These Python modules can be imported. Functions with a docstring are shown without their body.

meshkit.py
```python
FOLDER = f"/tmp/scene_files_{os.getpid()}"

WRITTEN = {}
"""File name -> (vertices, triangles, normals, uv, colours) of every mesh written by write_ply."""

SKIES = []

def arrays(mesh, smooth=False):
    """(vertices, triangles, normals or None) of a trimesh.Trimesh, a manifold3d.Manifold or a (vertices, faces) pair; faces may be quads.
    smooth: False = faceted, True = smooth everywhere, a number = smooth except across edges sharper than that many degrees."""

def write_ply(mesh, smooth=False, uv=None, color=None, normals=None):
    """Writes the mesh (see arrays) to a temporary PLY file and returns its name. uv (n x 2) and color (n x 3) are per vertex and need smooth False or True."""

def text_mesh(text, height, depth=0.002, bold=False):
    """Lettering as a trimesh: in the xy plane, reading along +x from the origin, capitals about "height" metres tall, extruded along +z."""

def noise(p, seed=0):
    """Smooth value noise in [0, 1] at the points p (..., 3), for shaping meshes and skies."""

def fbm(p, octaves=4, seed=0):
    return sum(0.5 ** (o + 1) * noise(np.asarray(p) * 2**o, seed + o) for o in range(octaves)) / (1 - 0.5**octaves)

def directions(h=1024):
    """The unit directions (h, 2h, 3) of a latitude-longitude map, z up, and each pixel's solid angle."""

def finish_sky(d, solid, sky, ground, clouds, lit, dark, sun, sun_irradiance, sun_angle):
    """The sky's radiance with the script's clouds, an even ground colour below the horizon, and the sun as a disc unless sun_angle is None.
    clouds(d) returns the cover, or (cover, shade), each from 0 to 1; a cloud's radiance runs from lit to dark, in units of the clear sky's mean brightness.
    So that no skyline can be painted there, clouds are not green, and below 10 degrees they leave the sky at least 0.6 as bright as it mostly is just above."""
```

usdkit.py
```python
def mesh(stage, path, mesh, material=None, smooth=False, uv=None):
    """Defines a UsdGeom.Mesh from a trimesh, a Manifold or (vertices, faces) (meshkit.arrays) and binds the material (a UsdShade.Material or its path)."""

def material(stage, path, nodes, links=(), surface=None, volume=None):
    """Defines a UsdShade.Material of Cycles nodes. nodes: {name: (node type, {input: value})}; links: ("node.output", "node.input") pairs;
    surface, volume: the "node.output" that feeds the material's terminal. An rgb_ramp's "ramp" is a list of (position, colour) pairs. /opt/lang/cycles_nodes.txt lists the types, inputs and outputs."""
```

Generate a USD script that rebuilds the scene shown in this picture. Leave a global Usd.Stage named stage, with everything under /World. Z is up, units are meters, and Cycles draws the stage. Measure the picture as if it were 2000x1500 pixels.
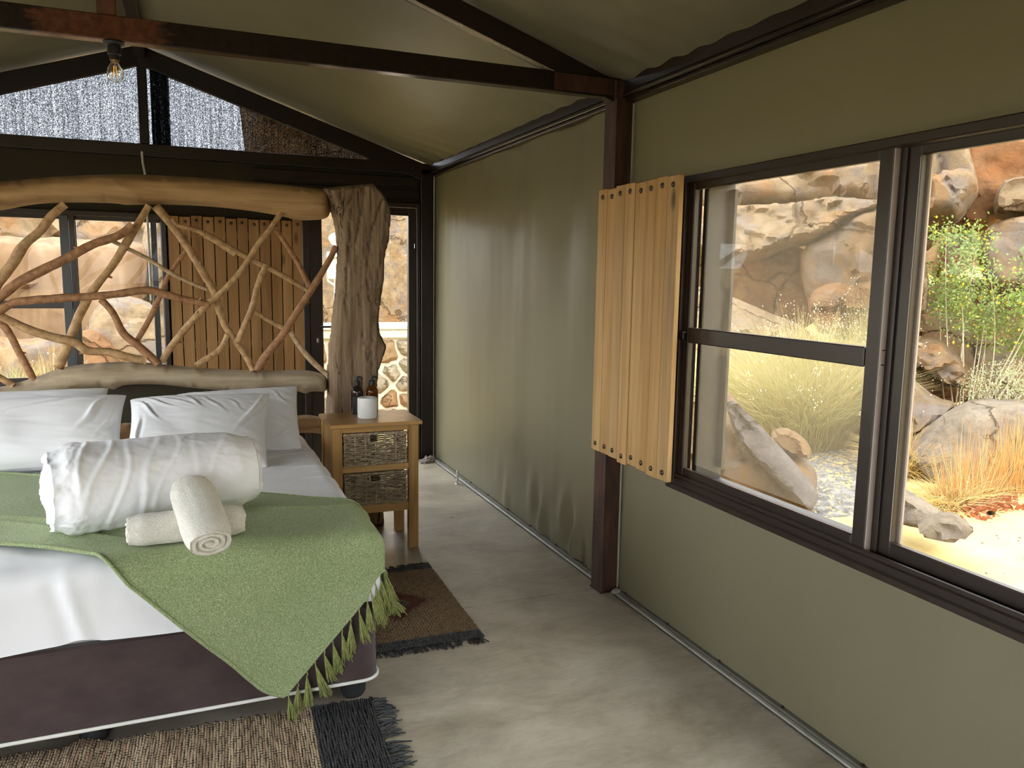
import math, random
import numpy as np, trimesh, shapely, usdkit
from meshkit import fbm, noise
from scipy.spatial import Delaunay
from pxr import Usd, UsdGeom, UsdLux, UsdShade, Gf, Sdf, Vt

stage = Usd.Stage.CreateInMemory()
UsdGeom.SetStageUpAxis(stage, 'Z')
UsdGeom.Xform.Define(stage, '/World')
UsdGeom.Scope.Define(stage, '/World/Looks')

# ------------------------------------------------------------------ camera, sky, sun, exposure
YAW, PITCH, ROLL, FPX = 0.392756, 0.133689, 0.0153790, 1544.53      # image taken as 2000 x 1500
CAM = np.array([0.0, 0.0, 1.5])
EXPOSURE = 0.2
SKY_STRENGTH, SUN_STRENGTH = 2.8, 22.0
SUN_DIR = np.array([-0.34, -0.38, 1.0]); SUN_DIR /= np.linalg.norm(SUN_DIR)

def cam_axes():
    cy, sy, cp, sp, cr, sr = math.cos(YAW), math.sin(YAW), math.cos(PITCH), math.sin(PITCH), math.cos(ROLL), math.sin(ROLL)
    f = np.array([sy * cp, cy * cp, -sp]); r = np.array([cy, -sy, 0]); u = np.cross(r, f)
    return r * cr + u * sr, u * cr - r * sr, f
RT, UP, FW = cam_axes()
cam = UsdGeom.Camera.Define(stage, '/World/camera')
cam.CreateHorizontalApertureAttr(36.0); cam.CreateVerticalApertureAttr(27.0)
cam.CreateFocalLengthAttr(36.0 * FPX / 2000); cam.CreateClippingRangeAttr(Gf.Vec2f(0.05, 2000))
cam.CreateExposureAttr(EXPOSURE)
cam.AddTransformOp().Set(Gf.Matrix4d(*RT, 0, *UP, 0, *(-FW), 0, *CAM, 1))

def mat(name, nodes, links=(), surface='p.BSDF', volume=None):
    return usdkit.material(stage, '/World/Looks/' + name, nodes, links, surface=surface, volume=volume)

dome = UsdLux.DomeLight.Define(stage, '/World/sky')
dome.CreateIntensityAttr(SKY_STRENGTH); dome.CreateColorAttr(Gf.Vec3f(0.90, 0.95, 1.0))
sun = UsdLux.DistantLight.Define(stage, '/World/sun')
sun.CreateIntensityAttr(SUN_STRENGTH); sun.CreateAngleAttr(0.6); sun.CreateColorAttr(Gf.Vec3f(1.0, 0.93, 0.80))
_z = SUN_DIR; _x = np.cross([0, 0, 1.0], _z); _x /= np.linalg.norm(_x); _y = np.cross(_z, _x)
sun.AddTransformOp().Set(Gf.Matrix4d(*_x, 0, *_y, 0, *_z, 0, 0, 0, 50, 1))

def ray(p):
    return RT * ((p[0] - 1000) / FPX) - UP * ((p[1] - 750) / FPX) + FW
def at_x(p, x): r = ray(p); return CAM + r * (x - CAM[0]) / r[0]
def at_y(p, y): r = ray(p); return CAM + r * (y - CAM[1]) / r[1]
def at_z(p, z): r = ray(p); return CAM + r * (z - CAM[2]) / r[2]

# ------------------------------------------------------------------ scene graph helpers
_used = {}
def path_for(parent, name):
    n = _used.get((parent, name), 0); _used[(parent, name)] = n + 1
    return f'{parent}/{name}' + (f'_{n:03d}' if n else '')
ORIG = {}
def tag(prim, label=None, cat=None, group=None, kind=None):
    for k, v in (('label', label), ('category', cat), ('group', group), ('kind', kind)):
        if v: prim.SetCustomDataByKey(k, v)
def thing(name, label=None, cat=None, loc=(0, 0, 0), group=None, kind=None):
    x = UsdGeom.Xform.Define(stage, path_for('/World', name)); x.AddTranslateOp().Set(Gf.Vec3d(*map(float, loc)))
    tag(x.GetPrim(), label, cat, group, kind); p = str(x.GetPath()); ORIG[p] = np.array(loc, float); return p
def arr(m):
    if hasattr(m, 'to_mesh'):
        t = m.to_mesh(); return np.array(t.vert_properties[:, :3]), np.array(t.tri_verts)
    if isinstance(m, tuple): return np.asarray(m[0], float), np.asarray(m[1], int)
    return np.array(m.vertices), np.array(m.faces)
def part(parent, name, m, material, smooth=False, label=None, kind=None):
    v, f = arr(m)
    p = path_for(parent, name); o = ORIG.get(parent, np.zeros(3)); ORIG[p] = o
    g = usdkit.mesh(stage, p, (v - o, f), material, smooth=smooth)
    tag(g.GetPrim(), label, kind=kind); return p
def solo(name, m, material, label=None, cat=None, smooth=False, group=None, kind=None):
    v, f = arr(m); lo, hi = v.min(0), v.max(0); o = np.array([(lo[0] + hi[0]) / 2, (lo[1] + hi[1]) / 2, lo[2]])
    p = path_for('/World', name); g = usdkit.mesh(stage, p, (v - o, f), material, smooth=smooth)
    g.AddTranslateOp().Set(Gf.Vec3d(*o)); tag(g.GetPrim(), label, cat, group, kind); return p
# ------------------------------------------------------------------ mesh helpers
def join(*ms):
    vs, fs, n = [], [], 0
    for m in ms:
        v, f = arr(m)
        if f.shape[1] == 4: f = np.vstack([f[:, [0, 1, 2]], f[:, [0, 2, 3]]])
        vs.append(v); fs.append(f + n); n += len(v)
    return np.vstack(vs), np.vstack(fs)
def box(a, b, bev=0.0):
    a, b = np.minimum(a, b).astype(float), np.maximum(a, b).astype(float)
    if not bev:
        m = trimesh.creation.box(b - a); m.apply_translation((a + b) / 2); return m
    bev = min(bev, (b - a).min() * 0.45); pts = []
    for sx in (0, 1):
        for sy in (0, 1):
            for sz in (0, 1):
                c = np.where([sx, sy, sz], b, a); s = np.where([sx, sy, sz], -1, 1) * bev
                for k in range(3):
                    q = c + s; q[k] = c[k]; pts.append(q)
    return trimesh.Trimesh(np.array(pts)).convex_hull if False else trimesh.convex.convex_hull(np.array(pts))
def obox(center, axes, half, bev=0.0):
    m = box(-np.array(half), np.array(half), bev); v, f = arr(m); return v @ np.array(axes) + np.array(center), f
def beam(p, q, w, h, up=(0, 0, 1), bev=0.003):
    p, q = np.array(p, float), np.array(q, float); d = q - p; L = np.linalg.norm(d); d /= L
    s = np.cross(up, d); s /= np.linalg.norm(s); u = np.cross(d, s)
    return obox((p + q) / 2, [d, s, u], [L / 2, w / 2, h / 2], bev)
def grid_faces(n, m, closed_u=False, closed_v=False):
    i, j = np.meshgrid(np.arange(n if closed_u else n - 1), np.arange(m if closed_v else m - 1), indexing='ij')
    a = i * m + j; b = ((i + 1) % n) * m + j; c = ((i + 1) % n) * m + (j + 1) % m; d = i * m + (j + 1) % m
    q = np.stack([a, b, c, d], -1).reshape(-1, 4)
    return np.vstack([q[:, [0, 1, 2]], q[:, [0, 2, 3]]])
def spline(pts, n):
    pts = np.asarray(pts, float)
    from scipy.interpolate import PchipInterpolator
    t = np.r_[0, np.cumsum(np.linalg.norm(np.diff(pts[:, :3], axis=0), axis=1))]
    return PchipInterpolator(t, pts)(np.linspace(0, t[-1], n))
def tube(pts, radii, k=8, rough=0.0, seed=0, squash=None):
    pts = np.asarray(pts, float); n = len(pts); radii = np.broadcast_to(np.asarray(radii, float), (n,))
    t = np.gradient(pts, axis=0); t /= np.linalg.norm(t, axis=1, keepdims=True) + 1e-12
    u = np.cross(t[0], [0.31, 0.17, 0.93] if abs(t[0][2]) < 0.9 else [1, 0, 0]); u /= np.linalg.norm(u); V = []
    for i in range(n):
        u = u - t[i] * (u @ t[i]); u /= np.linalg.norm(u); w = np.cross(t[i], u)
        a = np.linspace(0, 2 * np.pi, k, endpoint=False)
        ring = np.outer(np.cos(a), u) + np.outer(np.sin(a), w)
        r = radii[i] * np.ones(k)
        if rough: r = r * (1 + rough * (fbm((pts[i] + ring * radii[i]) * 22 + seed * 7.3, 3, seed)[:, None].ravel() - 0.5) * 2)
        V.append(pts[i] + ring * r[:, None])
    V = np.vstack(V + [pts[:1], pts[-1:]]); F = [grid_faces(n, k, False, True)]
    j = np.arange(k); F.append(np.stack([np.full(k, n * k), (j + 1) % k, j], 1)); F.append(np.stack([np.full(k, n * k + 1), (n - 1) * k + j, (n - 1) * k + (j + 1) % k], 1))
    return V, np.vstack(F)[:, ::-1]
def cyl(p, q, r, k=16, r2=None):
    return tube([p, q], [r, r if r2 is None else r2], k)
def lathe(profile, c, k=28):
    pr = np.array(profile, float); a = np.linspace(0, 2 * np.pi, k, endpoint=False)
    V = np.stack([pr[:, None, 0] * np.cos(a), pr[:, None, 0] * np.sin(a), np.repeat(pr[:, 1:2], k, 1)], -1).reshape(-1, 3) + np.array(c)
    return V, grid_faces(len(pr), k, False, True)[:, ::-1]
def poly_mesh(poly, res, seed=0):
    """Points and triangles filling a 2-D outline; returns (points, triangles, distance to the outline, number of outline points)."""
    P = shapely.Polygon(poly); P = P.buffer(0)
    ring = np.array(P.segmentize(res).exterior.coords)[:-1]
    lo, hi = ring.min(0), ring.max(0); rg = np.random.default_rng(seed)
    gx, gy = np.meshgrid(np.arange(lo[0], hi[0], res), np.arange(lo[1], hi[1], res)); g = np.stack([gx.ravel(), gy.ravel()], 1)
    g = g + rg.uniform(-0.25, 0.25, g.shape) * res
    pts = shapely.points(g); ins = shapely.contains(P, pts); d = shapely.distance(P.exterior, pts)
    g, d = g[ins & (d > res * 0.55)], d[ins & (d > res * 0.55)]
    A = np.vstack([ring, g]); D = np.r_[np.zeros(len(ring)), d]
    tri = Delaunay(A).simplices; c = A[tri].mean(1); tri = tri[shapely.contains_xy(P, c[:, 0], c[:, 1])]
    e1, e2 = A[tri[:, 1]] - A[tri[:, 0]], A[tri[:, 2]] - A[tri[:, 0]]; flip = e1[:, 0] * e2[:, 1] - e1[:, 1] * e2[:, 0] < 0
    tri[flip] = tri[flip][:, ::-1]
    return A, tri, D, len(ring)
def inflate(poly, to_world, front, rw, res, back=None, seed=0, disp=None, flat=0.0):
    """A solid with the given outline, rounded over rw towards its middle: front and back half-thickness; to_world maps (u, v, h)."""
    A, T, D, nb = poly_mesh(poly, res, seed); back = front if back is None else back
    k = np.clip(D / rw, 0, 1); h = np.sqrt(1 - (1 - k) ** 2)
    hf, hb = h * front, -h * back
    if disp is not None: hf = hf + disp(A, D, 1.0) * np.clip(D / (res * 2), 0, 1); hb = hb + disp(A, D, -1.0) * np.clip(D / (res * 2), 0, 1)
    n = len(A); ib = np.arange(n); ib[nb:] = np.arange(n, n + n - nb)
    V = np.vstack([np.c_[A, hf], np.c_[A[nb:], hb[nb:]]]); F = np.vstack([T, ib[T][:, ::-1]])
    return to_world(V), F
def ycoord(y0):
    """outline plane y = y0, front (towards the room's front) = -y"""
    return lambda V: np.stack([V[:, 0], y0 - V[:, 2], V[:, 1]], 1)
def px_poly(px, fn):
    return [tuple(fn(p)) for p in px]
def smooth_poly(pts, n=6):
    """Chaikin smoothing of a closed outline"""
    p = np.asarray(pts, float)
    for _ in range(n):
        q = np.roll(p, -1, 0); p = np.stack([0.75 * p + 0.25 * q, 0.25 * p + 0.75 * q], 1).reshape(-1, 2)
    return p
def sheet(o, u, v, n, m, disp=None, holes=()):
    """Open surface o + s u + t v; disp(S, T) -> offset vectors; holes in (s0,s1,t0,t1) follow given break lists n, m (arrays)."""
    s, t = np.asarray(n, float), np.asarray(m, float); S, T = np.meshgrid(s, t, indexing='ij')
    V = np.array(o, float) + S[..., None] * np.array(u, float) + T[..., None] * np.array(v, float)
    if disp is not None: V = V + disp(S, T)
    i, j = np.meshgrid(np.arange(len(s) - 1), np.arange(len(t) - 1), indexing='ij')
    keep = np.ones(i.shape, bool); cs, ct = (s[:-1] + s[1:]) / 2, (t[:-1] + t[1:]) / 2
    for a, b, c, d in holes: keep &= ~(((cs > a) & (cs < b))[:, None] & ((ct > c) & (ct < d))[None])
    a = (i * len(t) + j)[keep]; q = np.stack([a, a + len(t), a + len(t) + 1, a + 1], 1)
    return V.reshape(-1, 3), np.vstack([q[:, [0, 1, 2]], q[:, [0, 2, 3]]])
def brk(a, b, n, *extra):
    return np.unique(np.round(np.r_[np.linspace(a, b, n), [e for e in extra if a < e < b]], 5))
# ------------------------------------------------------------------ materials
def noisy(name, stops, scale=(5, 5, 5), detail=6, rough=0.8, nrough=0.6, bump=0.0, bscale=None, bdetail=6, dist=0.0, spec=0.5, sheen=0.0, metal=0.0, coat=0.0, bdist=0.01, extra=None):
    nodes = {'g': ('geometry', {}), 'm': ('mapping', {'scale': scale}), 'n': ('noise_texture', {'scale': 1.0, 'detail': detail, 'roughness': nrough, 'distortion': dist}),
             'r': ('rgb_ramp', {'ramp': stops}), 'p': ('principled_bsdf', {'roughness': rough, 'specular_ior_level': spec, 'sheen_weight': sheen, 'metallic': metal, 'coat_weight': coat})}
    links = [('g.position', 'm.vector'), ('m.vector', 'n.vector'), ('n.fac', 'r.fac'), ('r.color', 'p.base_color')]
    if bump:
        nodes['m2'] = ('mapping', {'scale': bscale or scale}); nodes['n2'] = ('noise_texture', {'scale': 1.0, 'detail': bdetail, 'roughness': 0.6})
        nodes['b'] = ('bump', {'strength': bump, 'distance': bdist})
        links += [('g.position', 'm2.vector'), ('m2.vector', 'n2.vector'), ('n2.fac', 'b.height'), ('b.normal', 'p.normal')]
    if extra: nodes.update(extra[0]); links = [l for l in links if l[1] not in {b for _, b in extra[1]}] + list(extra[1])
    return mat(name, nodes, links)
def plain(name, c, rough=0.5, metal=0.0, spec=0.5, **kw):
    return mat(name, {'p': ('principled_bsdf', dict(base_color=c, roughness=rough, metallic=metal, specular_ior_level=spec, **kw))})
def wood(name, dark, mid, light, axis, knots=True, rough=0.55, fine=90, along=2.2, knot_scale=5.0, bump=0.12, knot_col=None, spec=0.35):
    sc = [fine, fine, fine]; sc[axis] = along; sk = [knot_scale * 1.7] * 3; sk[axis] = knot_scale * 0.62
    s2 = [9.0, 9.0, 9.0]; s2[axis] = 0.9
    nodes = {'g': ('geometry', {}), 'm': ('mapping', {'scale': sc}), 'n': ('noise_texture', {'scale': 1.0, 'detail': 5, 'roughness': 0.55, 'distortion': 0.25}),
             'm3': ('mapping', {'scale': s2}), 'n3': ('noise_texture', {'scale': 1.0, 'detail': 3, 'roughness': 0.5, 'distortion': 0.8}),
             'ad': ('math', {'math_type': 'multiply_add', 'value2': 0.45}), 'hf': ('math', {'math_type': 'multiply', 'value2': 0.55}),
             'r': ('rgb_ramp', {'ramp': [(0.30, dark), (0.50, mid), (0.68, light)]}), 'p': ('principled_bsdf', {'roughness': rough, 'specular_ior_level': spec}),
             'b': ('bump', {'strength': bump, 'distance': 0.004})}
    links = [('g.position', 'm.vector'), ('m.vector', 'n.vector'), ('g.position', 'm3.vector'), ('m3.vector', 'n3.vector'), ('n3.fac', 'hf.value1'),
             ('n.fac', 'ad.value1'), ('hf.value', 'ad.value3'), ('ad.value', 'r.fac'), ('n.fac', 'b.height'), ('b.normal', 'p.normal')]
    if knots:
        nodes.update({'mk': ('mapping', {'scale': sk}), 'v': ('voronoi_texture', {'scale': 1.0, 'feature': 'f1', 'randomness': 1.0}),
                      'kr': ('rgb_ramp', {'ramp': [(0.0, (1, 1, 1)), (0.07, (0.8, 0.8, 0.8)), (0.16, (0.0, 0.0, 0.0))]}),
                      'mx': ('mix', {'color2': knot_col or tuple(0.35 * c for c in dark)})})
        links += [('g.position', 'mk.vector'), ('mk.vector', 'v.vector'), ('v.distance', 'kr.fac'), ('kr.color', 'mx.fac'), ('r.color', 'mx.color1'), ('mx.color', 'p.base_color')]
    else: links += [('r.color', 'p.base_color')]
    return mat(name, nodes, links)

canvas = noisy('canvas', [(0.3, (0.166, 0.145, 0.084)), (0.7, (0.192, 0.169, 0.101))], (1.2, 1.2, 0.5), 5, 0.5, bump=0.05, bscale=(420, 420, 420), bdetail=2, bdist=0.002, spec=0.45)
roof_canvas = noisy('roof_canvas', [(0.3, (0.155, 0.136, 0.083)), (0.7, (0.181, 0.163, 0.102))], (1.650, 0.880, 1.650), 5, 0.48, bump=0.04, bscale=(300, 300, 300), bdetail=2, bdist=0.002, spec=0.5)
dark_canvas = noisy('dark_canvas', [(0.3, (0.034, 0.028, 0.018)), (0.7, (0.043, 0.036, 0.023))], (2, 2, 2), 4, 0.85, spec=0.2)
def primed(name, x0, hw):
    nodes = {'g': ('geometry', {}), 'sx': ('separate_xyz', {}), 'sb': ('math', {'math_type': 'subtract', 'value2': x0}), 'ab': ('math', {'math_type': 'absolute'}), 'm': ('mapping', {'scale': (14, 14, 60)}), 'n': ('noise_texture', {'scale': 1.0, 'detail': 5, 'roughness': .6}),
             'ma': ('math', {'math_type': 'multiply_add', 'value2': .17}), 'r': ('rgb_ramp', {'ramp': [(0.0, (.085, .028, .014)), (hw * .5, (.115, .040, .020)), (hw, (.100, .036, .018)), (hw + .035, (.016, .008, .005)), (1.0, (.012, .0065, .0045))]}),
             'n2': ('noise_texture', {'scale': 40.0, 'detail': 6}), 'r2': ('rgb_ramp', {'ramp': [(.3, (.55, .55, .55)), (.7, (1.3, 1.3, 1.3))]}), 'mx': ('mix', {'mix_type': 'multiply', 'fac': 1.0}), 'p': ('principled_bsdf', {'roughness': .24})}
    return mat(name, nodes, [('g.position', 'sx.vector'), ('sx.x', 'sb.value1'), ('sb.value', 'ab.value1'), ('ab.value', 'ma.value3'), ('g.position', 'm.vector'), ('m.vector', 'n.vector'), ('n.fac', 'ma.value1'), ('ma.value', 'r.fac'), ('g.position', 'n2.vector'), ('n2.fac', 'r2.fac'), ('r.color', 'mx.color1'), ('r2.color', 'mx.color2'), ('mx.color', 'p.base_color')])
tie_primed = primed('primed_steel', -0.235, 0.27)
steel = noisy('brown_steel', [(0.35, (0.010, 0.0058, 0.004)), (0.65, (0.018, 0.009, 0.006))], (9, 9, 3), 5, 0.33, bump=0.05, bscale=(60, 60, 20))
post_wood = noisy('post_paint', [(0.32, (0.030, 0.013, 0.009)), (0.55, (0.062, 0.027, 0.017)), (0.75, (0.105, 0.052, 0.035))], (26, 26, 5), 7, 0.45, bump=0.15, bscale=(80, 80, 14))
primer = noisy('red_primer', [(0.3, (0.05, 0.018, 0.010)), (0.6, (0.11, 0.038, 0.019)), (0.8, (0.17, 0.07, 0.038))], (22, 22, 22), 7, 0.6, bump=0.1)
bare_edge = noisy('worn_edge', [(0.3, (0.42, 0.38, 0.30)), (0.5, (0.28, 0.22, 0.16)), (0.7, (0.55, 0.50, 0.42))], (30, 30, 30), 6, 0.5)
alu = plain('dark_aluminium', (0.024, 0.0150, 0.0105), 0.36, spec=0.5)
alu_light = plain('taupe_aluminium', (0.070, 0.054, 0.045), 0.4)
taupe_track = plain('taupe_track', (0.40, 0.325, 0.275), 0.4)
reveal_metal = plain('reveal_metal', (0.030, 0.025, 0.022), 0.5)
steel_gloss = plain('glossy_steel', (0.012, 0.007, 0.005), 0.14)
alu_grey = plain('grey_aluminium', (0.055, 0.058, 0.060), 0.4)
black_plastic = plain('black_plastic', (0.012, 0.012, 0.013), 0.35)
galv = noisy('galvanised', [(0.3, (0.36, 0.37, 0.35)), (0.7, (0.52, 0.52, 0.49))], (20, 20, 20), 4, 0.4, metal=0.6)
bolt_metal = plain('bolt_metal', (0.09, 0.065, 0.05), 0.28, metal=0.85)
chrome = plain('chrome', (0.8, 0.8, 0.82), 0.12, metal=1.0)
pines = [wood(f'pine_{i}', d, m, l, 2, along=1.6, knot_scale=3.4 + 0.3 * i, rough=0.5) for i, (d, m, l) in enumerate([
    ((0.270, 0.136, 0.043), (0.414, 0.238, 0.086), (0.522, 0.326, 0.135)), ((0.243, 0.119, 0.037), (0.387, 0.216, 0.074), (0.495, 0.299, 0.119)),
    ((0.306, 0.163, 0.056), (0.450, 0.268, 0.102), (0.558, 0.361, 0.156)), ((0.207, 0.119, 0.048), (0.360, 0.216, 0.086), (0.486, 0.308, 0.135))])]
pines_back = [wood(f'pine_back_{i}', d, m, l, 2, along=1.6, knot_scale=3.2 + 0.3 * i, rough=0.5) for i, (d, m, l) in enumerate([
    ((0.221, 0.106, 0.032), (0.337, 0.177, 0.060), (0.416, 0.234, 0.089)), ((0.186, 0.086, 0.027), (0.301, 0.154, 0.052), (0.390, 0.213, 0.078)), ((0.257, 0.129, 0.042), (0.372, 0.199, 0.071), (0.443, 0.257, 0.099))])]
pine_x = wood('pine_stand', (0.325, 0.166, 0.051), (0.481, 0.275, 0.095), (0.584, 0.363, 0.136), 0, along=2.5, knot_scale=3.5, rough=0.3, spec=0.5)
pine_z = wood('pine_stand_upright', (0.305, 0.156, 0.048), (0.461, 0.264, 0.090), (0.558, 0.344, 0.127), 2, along=2.5, knot_scale=3.0, rough=0.35)
drift_x = wood('driftwood_rail', (0.220, 0.121, 0.048), (0.397, 0.239, 0.106), (0.516, 0.337, 0.163), 0, along=2.2, fine=38, knot_scale=3.6, rough=0.7, bump=0.3)
drift_grey = wood('driftwood_grey', (0.241, 0.179, 0.106), (0.377, 0.296, 0.192), (0.481, 0.389, 0.264), 0, along=3.0, fine=40, knot_scale=3.2, rough=0.75, bump=0.3)
branch_mats = [noisy(f'branch_{i}', s, (34, 34, 34), 5, 0.65, bump=0.3, bscale=(90, 90, 90)) for i, s in enumerate([
    [(0.3, (0.250, 0.138, 0.057)), (0.5, (0.413, 0.244, 0.106)), (0.7, (0.537, 0.350, 0.169))],
    [(0.3, (0.188, 0.085, 0.035)), (0.5, (0.325, 0.156, 0.065)), (0.7, (0.425, 0.231, 0.103))],
    [(0.3, (0.288, 0.188, 0.094)), (0.5, (0.438, 0.306, 0.163)), (0.7, (0.537, 0.400, 0.225))]])]
def crack_wood(name):
    nodes = {'g': ('geometry', {}), 'm': ('mapping', {'scale': (36, 30, 2.4)}), 'n': ('noise_texture', {'scale': 1.0, 'detail': 7, 'roughness': 0.62, 'distortion': 0.9}),
             'm2': ('mapping', {'scale': (11, 9, 1.0)}), 'n2': ('noise_texture', {'scale': 1.0, 'detail': 4, 'roughness': 0.55, 'distortion': 1.3}),
             'ab': ('math', {'math_type': 'subtract', 'value2': 0.5}), 'ab2': ('math', {'math_type': 'absolute'}),
             'cr': ('rgb_ramp', {'ramp': [(0.0, (1, 1, 1)), (0.004, (0.9, 0.9, 0.9)), (0.013, (0, 0, 0))]}),
             'm4': ('mapping', {'scale': (7, 7, 3)}), 'n4': ('noise_texture', {'scale': 1.0, 'detail': 2}), 'gate': ('rgb_ramp', {'ramp': [(0.47, (0, 0, 0)), (0.55, (1, 1, 1))]}),
             'gm': ('mix', {'mix_type': 'multiply', 'fac': 1.0}),
             'r': ('rgb_ramp', {'ramp': [(0.28, (0.128, 0.082, 0.045)), (0.5, (0.250, 0.170, 0.102)), (0.72, (0.362, 0.264, 0.169))]}),
             'mx': ('mix', {'color2': (0.022, 0.013, 0.008)}), 'b0': ('math', {'math_type': 'multiply_add', 'value2': -1.2}), 'b': ('bump', {'strength': 0.55, 'distance': 0.01}),
             'p': ('principled_bsdf', {'roughness': 0.8, 'specular_ior_level': 0.25})}
    links = [('g.position', 'm.vector'), ('m.vector', 'n.vector'), ('g.position', 'm2.vector'), ('m2.vector', 'n2.vector'), ('n2.fac', 'ab.value1'), ('ab.value', 'ab2.value1'), ('ab2.value', 'cr.fac'),
             ('g.position', 'm4.vector'), ('m4.vector', 'n4.vector'), ('n4.fac', 'gate.fac'), ('cr.color', 'gm.color1'), ('gate.color', 'gm.color2'),
             ('n.fac', 'r.fac'), ('r.color', 'mx.color1'), ('gm.color', 'mx.fac'), ('mx.color', 'p.base_color'), ('gm.color', 'b0.value1'), ('n.fac', 'b0.value3'), ('b0.value', 'b.height'), ('b.normal', 'p.normal')]
    return mat(name, nodes, links)
trunk = crack_wood('cracked_trunk')
linen = noisy('white_linen', [(0.3, (0.752, 0.752, 0.763)), (0.7, (0.818, 0.818, 0.828))], (3, 3, 3), 4, 0.85, bump=0.10, bscale=(26, 26, 26), bdetail=4, spec=0.2, bdist=0.004)
satin = noisy('white_cotton_satin', [(0.3, (0.796, 0.796, 0.812)), (0.7, (0.850, 0.850, 0.867))], (3, 3, 3), 4, 0.55, bump=0.15, bscale=(40, 22, 22), bdetail=4, spec=0.3, bdist=0.004)
terry = noisy('cream_terry', [(0.3, (0.66, 0.62, 0.53)), (0.7, (0.80, 0.77, 0.69))], (160, 160, 160), 3, 0.95, bump=0.9, bscale=(260, 260, 260), bdetail=2, bdist=0.004, spec=0.1, sheen=0.3)
plum = noisy('plum_fabric', [(0.3, (0.044, 0.027, 0.026)), (0.7, (0.066, 0.044, 0.042))], (9, 9, 16), 5, 0.8, sheen=0.25, spec=0.2)
piping_m = plain('cream_piping', (0.70, 0.68, 0.62), 0.6)
def throw_mat():
    nodes = {'g': ('geometry', {}), 'm': ('mapping', {'rotation': (0, 0, 0.6), 'scale': (240, 240, 240)}), 'n': ('noise_texture', {'scale': 1.0, 'detail': 3, 'roughness': 0.7}),
             'r': ('rgb_ramp', {'ramp': [(0.30, (0.142, 0.176, 0.080)), (0.48, (0.242, 0.288, 0.138)), (0.60, (0.328, 0.374, 0.200)), (0.72, (0.55, 0.56, 0.40))]}),
             'n2': ('noise_texture', {'scale': 5.0, 'detail': 3}), 'mx': ('mix', {'mix_type': 'multiply', 'fac': 0.35}), 'r2': ('rgb_ramp', {'ramp': [(0.35, (0.78, 0.86, 0.74)), (0.65, (1.0, 1.0, 1.0))]}),
             'b': ('bump', {'strength': 0.5, 'distance': 0.004}), 'p': ('principled_bsdf', {'roughness': 0.9, 'specular_ior_level': 0.15, 'sheen_weight': 0.2, 'sheen_tint': (0.85, 0.95, 0.75)})}
    links = [('g.position', 'm.vector'), ('m.vector', 'n.vector'), ('n.fac', 'r.fac'), ('r.color', 'mx.color1'), ('g.position', 'n2.vector'), ('n2.fac', 'r2.fac'), ('r2.color', 'mx.color2'),
             ('mx.color', 'p.base_color'), ('n.fac', 'b.height'), ('b.normal', 'p.normal')]
    return mat('green_throw', nodes, links)
throw_m = throw_mat()
tassel_m = noisy('green_yarn', [(0.3, (0.125, 0.140, 0.042)), (0.55, (0.230, 0.245, 0.085)), (0.75, (0.37, 0.38, 0.16))], (260, 260, 60), 3, 0.9, spec=0.1)
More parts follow.
